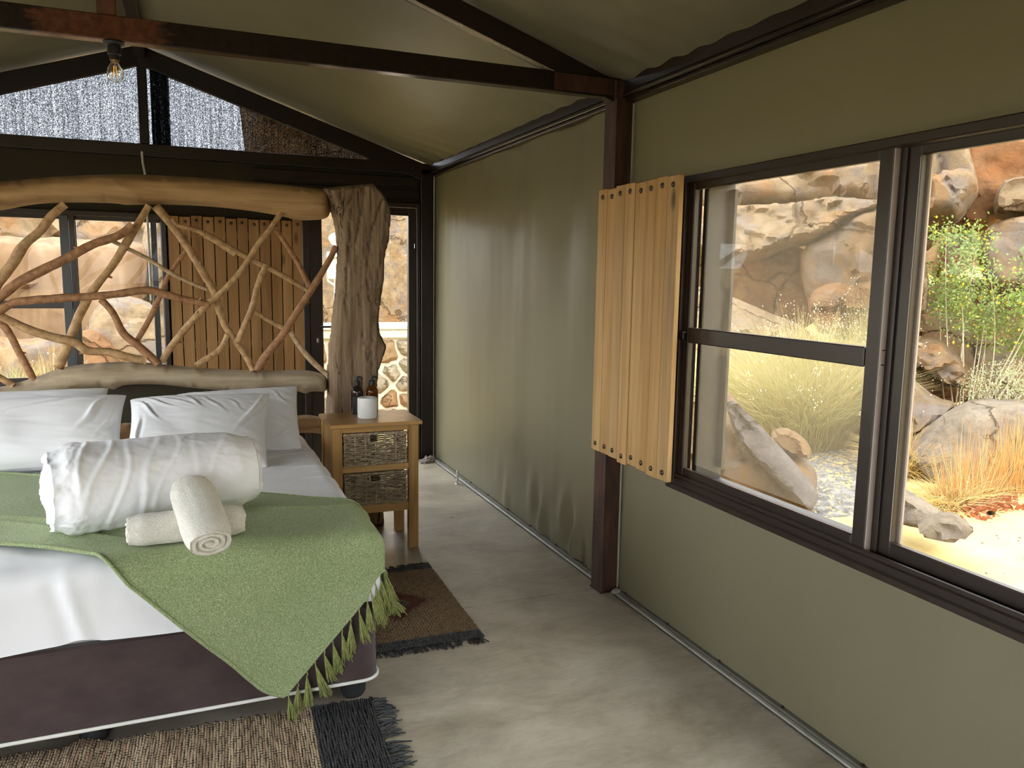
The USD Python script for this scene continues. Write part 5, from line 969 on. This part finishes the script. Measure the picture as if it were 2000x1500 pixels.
R('cliff', 'brown rock face in the top right corner of the open window', [(1850, 215), (2110, 190), (2110, 400), (1980, 420), (1935, 470), (1880, 540), (1810, 560), (1850, 430)], 10.6, .9, rock_rust, 23, .1, .06, facet=.5, strata=.3, cat='cliff')
R('boulder', 'pale rounded boulder at the right edge below the brown rock face', [(1953, 355), (1990, 344), (2110, 330), (2110, 440), (1990, 424), (1948, 434), (1938, 405)], 9.3, .5, rock_pale, 24, .4, .05)
R('boulder', 'tan boulder with a shaded side behind the leafy shrub', [(1922, 446), (1960, 428), (2010, 420), (2110, 415), (2110, 600), (1940, 580), (1900, 500)], 8.9, .45, rock_tan, 25, .2, .06, facet=.5)
R('boulder', 'wide tan boulder filling the slope behind the leafy shrub', [(1790, 560), (1900, 545), (2140, 530), (2140, 800), (1890, 800), (1800, 720)], 9.0, .35, rock_tan, 31, .55, .05)
R('boulder', 'pale grey boulder at the window edge left of the leafy shrub', [(1715, 480), (1745, 464), (1772, 463), (1796, 480), (1809, 512), (1816, 560), (1812, 612), (1790, 616), (1760, 604), (1715, 612)], 8.1, .55, rock_pale, 26, .35, .05, facet=.4)
R('boulder', 'tan wedge boulder under the pale grey one at the window edge', [(1715, 600), (1762, 600), (1800, 610), (1818, 646), (1792, 662), (1715, 690)], 8.3, .35, rock_tan, 27, -.5, .05)
R('boulder', 'ochre broken rock with a dark undercut below the leafy shrub', [(1745, 668), (1790, 658), (1850, 664), (1872, 692), (1902, 728), (1886, 760), (1860, 752), (1830, 742), (1800, 720), (1775, 706), (1745, 710)], 8.0, .38, rock_tan, 28, .5, .035, facet=.7, crack=.14, strata=.3)
R('boulder', 'brown shaded rock in the hollow under the ochre broken rock', [(1770, 700), (1830, 730), (1890, 745), (1888, 785), (1820, 790), (1765, 760)], 8.3, .25, rock_rust, 29, -.3, .04, facet=.6)
R('rock_ledge', 'pale yellowish rock ledge left of the big white boulder', [(1700, 715), (1745, 716), (1785, 742), (1830, 778), (1872, 786), (1850, 806), (1800, 845), (1775, 868), (1700, 880)], 7.5, .35, rock_pale, 30, .6, .04, facet=.4, crack=.12, cat='rock')
R('boulder', 'big whitish boulder in the lower right of the open window', [(1766, 868), (1790, 838), (1850, 803), (1900, 781), (1960, 785), (2110, 798), (2110, 950), (1960, 948), (1860, 942), (1810, 918), (1782, 890)], 7.2, .50, rock_white, 32, .50, .03, facet=.08, rough=.035, crack=.0)
R('rock_slab', 'flat cream stone on the sand near the window', [(1722, 962), (1745, 952), (1790, 969), (1832, 995), (1850, 1006), (1845, 1022), (1800, 1025), (1745, 1012), (1720, 990)], 5.35, .16, rock_white, 33, .9, .025, facet=.4, cat='rock')
R('rock_slab', 'flat ochre stone lying right of the flat cream stone', [(1790, 1016), (1850, 1000), (1885, 1018), (1905, 1034), (1890, 1050), (1840, 1050), (1795, 1038)], 5.0, .14, rock_white, 34, .9, .022, facet=.4, cat='rock')
for k, (px, d, lab) in enumerate([((1893, 553), 8.3, 'small pale stone lying behind the leafy shrub'), ((1760, 688), 7.3, 'small round cream stone at the foot of the tan wedge boulder'), ((1795, 674), 7.25, 'small cream stone on top of the ochre broken rock'), ((1935, 1002), 5.6, 'small white stone on the sand near the fallen leaves')]):
    r = (14, 10, 8, 7)[k]; R('stone', lab, [(px[0] + r * math.cos(a) * 1.3, px[1] + r * .7 * math.sin(a)) for a in np.linspace(0, 6.2, 9)[:-1]], d, .05, rock_pale, 70 + k, .2, .02, cat='stone')

# --- behind the tent, seen through the back window, the door and the gable net
def streak_mat():
    nodes = {'g': ('geometry', {}), 'm': ('mapping', {'scale': (2.6, 2.6, .30)}), 'n': ('noise_texture', {'scale': 1.0, 'detail': 7, 'roughness': 0.6, 'distortion': .4}), 'r': ('rgb_ramp', {'ramp': [(0.32, (0.105, 0.060, 0.030)), (0.5, (0.17, 0.105, 0.057)), (0.66, (0.25, 0.17, 0.105))]}),
             'n2': ('noise_texture', {'scale': 3.0, 'detail': 8}), 'b': ('bump', {'strength': .5, 'distance': .04}), 'p': ('principled_bsdf', {'roughness': .9, 'specular_ior_level': .1})}
    return mat('streaked_rock', nodes, [('g.position', 'm.vector'), ('m.vector', 'n.vector'), ('n.fac', 'r.fac'), ('r.color', 'p.base_color'), ('g.position', 'n2.vector'), ('n2.fac', 'b.height'), ('b.normal', 'p.normal')])
streak = streak_mat()
R('cliff', 'pinkish pale rock band along the top of the back window', [(-140, 388), (60, 372), (220, 380), (360, 376), (380, 520), (200, 520), (-140, 520)], 14.5, .8, rock_pale, 41, .3, .08, strata=.3, cat='cliff')
R('cliff', 'tall brown water-streaked rock wall behind the back window', [(-160, 468), (0, 458), (60, 466), (120, 462), (180, 470), (250, 468), (288, 480), (284, 560), (262, 640), (240, 720), (-160, 740)], 12.2, .45, streak, 42, .10, .08, facet=.25, rough=.05, cat='cliff')
R('cliff', 'pale rock face right of the streaked wall in the back window', [(276, 440), (310, 425), (420, 420), (430, 760), (290, 760), (258, 660), (280, 560)], 12.8, .5, rock_pale, 43, .25, .07, strata=.35, cat='cliff')
R('boulder', 'rounded pale boulder low in the right pane of the back window', [(158, 690), (172, 632), (190, 598), (220, 580), (262, 578), (300, 596), (332, 640), (350, 780), (160, 790)], 10.6, .55, rock_pale, 44, .45, .05, facet=.3, crack=.1)
R('boulder', 'rust-streaked slanting boulder in front of the rounded pale one', [(140, 665), (168, 640), (200, 650), (238, 690), (268, 735), (280, 800), (140, 800)], 10.0, .35, rock_rust, 45, .5, .045, facet=.5, crack=.12)
R('boulder', 'low tan boulder at the foot of the streaked wall', [(-150, 668), (-20, 655), (60, 664), (110, 648), (150, 672), (160, 800), (-150, 800)], 10.9, .5, rock_tan, 46, .4, .06)
R('cliff', 'large warm brown rock seen through the right side of the gable net', [(455, 110), (466, 190), (472, 240), (480, 300), (500, 420), (930, 420), (960, 60), (700, 40)], 16.0, 1.3, rock_tan, 47, .1, .2, rough=.05, cat='cliff')
R('cliff', 'warm tan rough rock face seen through the glass door', [(540, 330), (900, 320), (910, 660), (880, 800), (560, 800), (545, 560)], 11.6, .45, rock_mat('rock_warm', [(0.30, 0.19, 0.095), (0.43, 0.29, 0.155), (0.55, 0.42, 0.27)], 2.4, rust=(.44, .24, .10)), 48, .12, .07, facet=.2, rough=.05, cat='cliff')
# stone masonry wall with a white ledge
MY = 8.9
mz = at_y((768, 634), MY)[2]
mw = thing('masonry_wall', 'low wall of rough stones with a white ledge behind the glass door', 'wall', (1.7, MY, gz(1.7, MY)))
part(mw, 'ledge', box((0.9, MY - .10, mz - .05), (2.9, MY + .5, mz), .012), plain('white_ledge', (.62, .60, .55), .8))
mortar = noisy('pale_mortar', [(0.3, (0.42, 0.37, 0.29)), (0.7, (0.55, 0.50, 0.41))], (18, 18, 18), 6, .95, bump=.6)
part(mw, 'mortar_bed', box((0.9, MY - .03, -0.3), (2.9, MY + .45, mz - .05), .01), mortar)
part(mw, 'lintel', box((0.92, MY - .075, mz - .15), (2.88, MY - .03, mz - .052), .01), mortar)
rg = np.random.default_rng(12); pts_ = []
for zz in np.arange(-.15, mz - .15, .19):
    for xx in np.arange(0.95, 2.9, .29): pts_.append((xx + rg.uniform(-.075, .075), zz + rg.uniform(-.05, .05)))
vor = shapely.voronoi_polygons(shapely.MultiPoint(pts_)); clip = shapely.box(.92, -.22, 2.88, mz - .155)
stone_mats = [rock_mat(f'wall_stone_{i}', c, 3.0, rust_amt=(.58, .70), grey_amt=(.66, .8)) for i, c in enumerate([[(0.42, 0.26, 0.13), (0.58, 0.37, 0.20), (0.68, 0.48, 0.30)], [(0.50, 0.39, 0.25), (0.64, 0.53, 0.37), (0.74, 0.63, 0.47)], [(0.40, 0.22, 0.10), (0.54, 0.31, 0.15), (0.64, 0.42, 0.24)]])]
for k, g in enumerate(vor.geoms):
    g = g.intersection(clip).buffer(-.022).buffer(.012 + .004 * rg.random())
    if g.is_empty or g.area < .006 or g.geom_type != 'Polygon': continue
    pl = np.array(g.simplify(.006).segmentize(.035).exterior.coords)[:-1]; pl = pl + .03 * (np.stack([noise(np.c_[pl * 16, pl[:, :1] * 0], 3), noise(np.c_[pl * 16, pl[:, :1] * 0 + 7], 3)], 1) - .5)
    part(mw, 'stone', inflate(pl, ycoord(MY - .02), .06 + .035 * rg.random(), .05, .045, back=.02, seed=k, disp=lambda A, D, s: .02 * (fbm(np.c_[A * 9, A[:, :1] * 0 + k], 3, k) - .5)), stone_mats[int(rg.integers(3))], 40)
# outdoor shower fittings on the rock behind the door
SY = 9.6
sp = lambda x, y: at_y((x, y), SY)
sh = thing('outdoor_shower', 'chrome outdoor shower fitting on the rock behind the glass door', 'shower', sp(652, 500))
cr_, k_ = sp(654, 467), 24
part(sh, 'rose_ring', tube([cr_ + .062 * np.array([math.cos(a), .15 * math.sin(a), math.sin(a)]) for a in np.linspace(0, 2 * np.pi, 28)], .013, 8), chrome, True)
part(sh, 'rose', lathe([(0, 0), (.048, 0), (.05, .012), (.0, .02)], (0, 0, 0), 20) if False else (lambda m: (m[0] @ np.array([[1, 0, 0], [0, 0, 1], [0, -1, 0]]) + cr_, m[1]))(lathe([(0, 0), (.05, 0), (.05, .012), (0, .02)], (0, 0, 0), 20)), plain('rose_plate', (.55, .56, .58), .3, .7))
part(sh, 'panel', box(sp(640, 545) + (0, .02, 0), sp(664, 492) + (0, .05, 0), .008), plain('sage_panel', (.45, .46, .36), .6))
part(sh, 'mixer', join(box(sp(638, 503) + (0, -.05, 0), sp(662, 494) + (0, .02, 0), .01), tube([sp(644, 503), sp(644, 509)], .014, 8)), chrome)
part(sh, 'pipe', tube([sp(654, 474) + (0, .05, 0), sp(655, 500) + (0, .05, 0), sp(655, 640) + (0, .05, 0)], .011, 8), chrome, True)
part(sh, 'shelf_bar', join(tube([sp(638, 540), sp(640, 548), sp(660, 562)], .012, 8)), chrome, True)

# --- plants
def leaf_mat(name, c, t, rough=.6):
    return mat(name, {'d': ('principled_bsdf', {'base_color': c, 'roughness': rough, 'specular_ior_level': .3}), 't': ('translucent_bsdf', {'color': t}), 'mx': ('mix_closure', {'fac': .35})}, [('d.BSDF', 'mx.closure1'), ('t.BSDF', 'mx.closure2')], surface='mx.closure')
def blades(bases, tips, width, seed, bend=.4, seg=4):
    """thin curved grass blades, each a strip from its base to its tip"""
    b, t = np.array(bases), np.array(tips); n = len(b); rg = np.random.default_rng(seed); s = np.linspace(0, 1, seg + 1)
    d = t - b; hor = d * [1, 1, 0]; L = np.linalg.norm(d, axis=1); side = np.cross(d, rg.normal(size=(n, 3))); side /= np.linalg.norm(side, axis=1, keepdims=True)
    C = b[:, None] + d[:, None] * s[None, :, None] + np.array([0, 0, 1]) * (bend * L)[:, None, None] * (s * (1 - s))[None, :, None] - hor[:, None] * (bend * s * (1 - s))[None, :, None]
    w = width * (1 - .85 * s)[None, :, None] * rg.uniform(.6, 1.2, n)[:, None, None]
    V = np.stack([C - side[:, None] * w / 2, C + side[:, None] * w / 2], 2).reshape(-1, 3); k = seg + 1
    i = (np.arange(n)[:, None] * 2 * k + 2 * np.arange(seg)[None]).ravel()
    return V, np.vstack([np.stack([i, i + 1, i + 3], 1), np.stack([i, i + 3, i + 2], 1)])
def dots(P, r, seed, sq=(1, 1, 1)):
    o = np.array([[1, 0, 0], [-1, 0, 0], [0, 1, 0], [0, -1, 0], [0, 0, 1], [0, 0, -1]], float); f = np.array([[0, 2, 4], [2, 1, 4], [1, 3, 4], [3, 0, 4], [2, 0, 5], [1, 2, 5], [3, 1, 5], [0, 3, 5]])
    P = np.array(P); rg = np.random.default_rng(seed); R_ = r * rg.uniform(.6, 1.3, len(P)); V = P[:, None] + o[None] * R_[:, None, None] * np.array(sq) * rg.uniform(.7, 1.3, (len(P), 1, 3))
    return V.reshape(-1, 3), (f[None] + 6 * np.arange(len(P))[:, None, None]).reshape(-1, 3)
def leaves(P, size, seed, asp=.5):
    P = np.array(P); n = len(P); rg = np.random.default_rng(seed); a = rg.normal(size=(n, 3)); a /= np.linalg.norm(a, axis=1, keepdims=True); b = np.cross(a, rg.normal(size=(n, 3))); b /= np.linalg.norm(b, axis=1, keepdims=True)
    s = size * rg.uniform(.6, 1.3, (n, 1)); V = np.stack([P - a * s / 2, P + b * s * asp / 2, P + a * s / 2, P - b * s * asp / 2], 1).reshape(-1, 3); i = 4 * np.arange(n)
    return V, np.vstack([np.stack([i, i + 1, i + 2], 1), np.stack([i, i + 2, i + 3], 1)])
straw = leaf_mat('straw_grass', (.50, .42, .20), (.50, .42, .18)); straw_green = leaf_mat('green_straw', (.38, .38, .15), (.42, .42, .14)); gold = leaf_mat('golden_grass', (.56, .37, .12), (.56, .36, .10)); seedhead = leaf_mat('seed_heads', (.80, .76, .55), (.7, .66, .42))
orange_reed = leaf_mat('orange_reed', (.50, .26, .09), (.50, .26, .08))
def tussock(name, label, base_px, rx, ry, h, n, m1, m2, seed, spread=.9, heads=0, width=.006, flower_top=None, bend=.5):
    c = ghit(base_px) if not isinstance(base_px, np.ndarray) else base_px; c = np.array([c[0], c[1], float(gz(c[0], c[1]))]); rg = np.random.default_rng(seed)
    t = thing(name, label, 'grass', c)
    def make(n, k, hs=1.0):
        a = rg.uniform(0, 2 * np.pi, n); r = rg.uniform(0, 1, n) ** .5; b = c + np.stack([rx * .55 * r * np.cos(a), ry * .55 * r * np.sin(a), 0 * r - .02], 1)
        hh = h * hs * rg.uniform(.45, 1.05, n) * (1 - .35 * r); a2 = a + rg.normal(0, .7, n)
        tip = b + np.stack([spread * rx * r * np.cos(a2), spread * ry * r * np.sin(a2), hh], 1) + rg.normal(0, .05, (n, 3)); return b, tip
    b, tip = make(n, 0); part(t, 'blades', blades(b, tip, width, seed, bend), m1, kind='stuff')
    b, tip2 = make(n // 2, 1, .9); part(t, 'blades', blades(b, tip2, width, seed + 1, bend), m2, kind='stuff')
    if heads:
        b, tip3 = make(heads, 2, 1.15); part(t, 'flower_stalks', blades(b, tip3, width * .6, seed + 2, .25), straw, kind='stuff')
        P = np.repeat(tip3, 4, 0) + rg.normal(0, .03, (heads * 4, 3)); part(t, 'seed_heads', dots(P, .0062, seed), seedhead, kind='stuff')
    return t
tussock('grass_tussock', 'big straw-green grass tussock with cream seed heads in the left sash', (1560, 862), 1.05, .8, 1.30, 5200, straw, straw_green, 71, .8, 380, .007)
tussock('grass_tussock', 'smaller pale straw tussock left of the big one behind the sash edge', (1415, 800), .55, .4, .85, 1400, straw, straw_green, 72, .8, 90, .006)
tussock('grass_tussock', 'flowering grass clump against the brown boulder on the right of the sash', (1680, 800), .6, .45, 1.35, 1500, straw_green, straw, 73, .7, 160, .006)
tussock('dry_grass', 'golden dry grass clump between the ledge and the big whitish boulder', (1772, 925), .34, .34, .42, 900, gold, straw, 74, .9, 0, .007)
tussock('dry_grass', 'golden grass by the window edge under the rock ledge', (1745, 890), .25, .3, .40, 500, gold, gold, 75, .7, 0, .007)
tussock('reed_grass', 'thin upright orange reeds in front of the big whitish boulder', (1900, 975), .55, .22, .62, 260, orange_reed, straw, 76, .25, 0, .006, bend=.1)
tussock('reed_grass', 'thin orange reeds at the right edge of the open window', (1985, 960), .4, .22, .75, 200, orange_reed, gold, 77, .25, 0, .006, bend=.1)
tussock('dry_grass', 'low tangle of dry grass in front of the reeds', (1850, 985), .5, .25, .18, 600, straw, gold, 78, 1.0, 0, .006)
tussock('green_grass', 'fresh green grass clump low in the left pane of the back window', np.array([at_y((22, 760), 8.6)[0], 8.6, 0.0]), .35, .3, .85, 700, leaf_mat('fresh_grass', (.36, .42, .13), (.42, .50, .12)), straw, 79, .8, 12, .008)
tussock('green_grass', 'sparse tall grass stems beside the streaked wall in the back window', np.array([at_y((105, 740), 9.2)[0], 9.2, 0.0]), .45, .25, 1.0, 90, straw, straw, 80, .5, 8, .006)
def bush(name, label, px, dist, depth, nleaf, size, lm, seed, base_px, flowers=0, fm=None, stems=24, asp=.5, lm2=None):
    to2, to3, hit = vplane(np.array(px).mean(0), dist); poly = shapely.Polygon([to2(p) for p in px]); rg = np.random.default_rng(seed)
    lo = np.array(poly.bounds[:2]); hi = np.array(poly.bounds[2:]); K = 46; C = []
    while len(C) < K:
        q = rg.uniform(lo, hi)
        if poly.contains(shapely.Point(q)): C.append(q)
    C = np.array(C); kk = rg.integers(0, K, nleaf * 2); Q = C[kk] + rg.normal(0, .085, (nleaf * 2, 2)); ok = shapely.contains_xy(poly.buffer(.05), Q[:, 0], Q[:, 1]); Q, kk = Q[ok][:nleaf], kk[ok][:nleaf]
    dh = rg.uniform(-depth, depth, K); h = dh[kk] + rg.normal(0, .10, len(Q)); P = to3(np.c_[Q, h]); b0 = hit(base_px); b0[2] = float(gz(b0[0], b0[1])) - .03
    t = thing(name, label, 'shrub', b0); half = len(P) * 2 // 3
    part(t, 'leaves', leaves(P[:half], size, seed, asp), lm, kind='stuff'); part(t, 'leaves', leaves(P[half:], size, seed + 1, asp), lm2 or lm, kind='stuff')
    if flowers: i = rg.choice(len(P), flowers); part(t, 'flowers', dots(P[i] + rg.normal(0, .02, (flowers, 3)), .011, seed), fm, kind='stuff')
    for k in range(stems):
        e = to3(np.r_[C[k % K], dh[k % K]][None])[0]; mid = b0 * .5 + e * .5 + rg.normal(0, .06, 3) - (0, 0, .05)
        part(t, 'stem', tube(spline([b0 + rg.normal(0, .03, 3) * [1, 1, 0], mid, e], 9), np.linspace(.008, .002, 9), 5), stem_m)
    return t
stem_m = noisy('pale_stem', [(0.3, (0.34, 0.26, 0.17)), (0.7, (0.50, 0.42, 0.30))], (40, 40, 40), 3, .8)
yellow = leaf_mat('yellow_flower', (.75, .52, .04), (.7, .5, .05))
bush('leafy_shrub', 'bright green shrub with small yellow flowers outside the open window', [(1822, 428), (1850, 432), (1872, 462), (1900, 420), (1930, 385), (1946, 392), (1944, 430), (1925, 470), (1975, 455), (2000, 430), (2090, 440), (2090, 690), (1990, 690), (1940, 700), (1885, 668), (1835, 650), (1800, 628), (1806, 570), (1818, 520), (1850, 500), (1825, 460)], 7.9, .35, 8200, .032, leaf_mat('shrub_green', (.145, .205, .045), (.19, .26, .045)), 81, (1890, 752), 330, yellow, 18, .55, leaf_mat('shrub_pale', (.235, .285, .095), (.26, .31, .085)))
bush('low_bush', 'pale silvery green low bush in front of the leafy shrub', [(1882, 750), (1905, 726), (1950, 714), (2000, 716), (2090, 722), (2090, 800), (1990, 798), (1920, 792), (1885, 776)], 7.7, .2, 3000, .022, leaf_mat('silver_leaf', (.40, .43, .25), (.38, .42, .19)), 82, (1960, 800), 0, None, 12, .35)
# fallen leaves, gravel
rg = np.random.default_rng(91); P = np.array([ghit((rg.normal(1905, 48), rg.normal(988, 15))) for _ in range(330)]); P[:, 2] += rg.uniform(.005, .05, len(P))
solo('fallen_leaves', leaves(P, .055, 92, .55), leaf_mat('red_leaf', (.30, .10, .045), (.3, .1, .04)), 'scatter of reddish fallen leaves on the sand by the reeds', 'leaves', kind='stuff')
P = np.array([ghit((rg.uniform(1565, 1700), rg.uniform(835, 1010))) for _ in range(2600)]); P[:, 2] += .003
solo('gravel', dots(P, .015, 93, (1.2, 1.2, .6)), noisy('gravel_m', [(0.3, (0.07, 0.067, 0.064)), (0.5, (0.14, 0.135, 0.13)), (0.7, (0.26, 0.25, 0.235))], (14, 14, 14), 2, .8), 'patch of grey and white gravel below the big tussock', 'gravel', kind='stuff')
P = np.array([ghit((rg.uniform(1725, 2000), rg.uniform(1000, 1160))) for _ in range(60)]); P[:, 2] += .002
solo('pebbles', dots(P, .006, 94, (1.2, 1.2, .6)), rock_tan, 'few tiny pebbles sprinkled over the yellow sand', 'pebbles', kind='stuff')
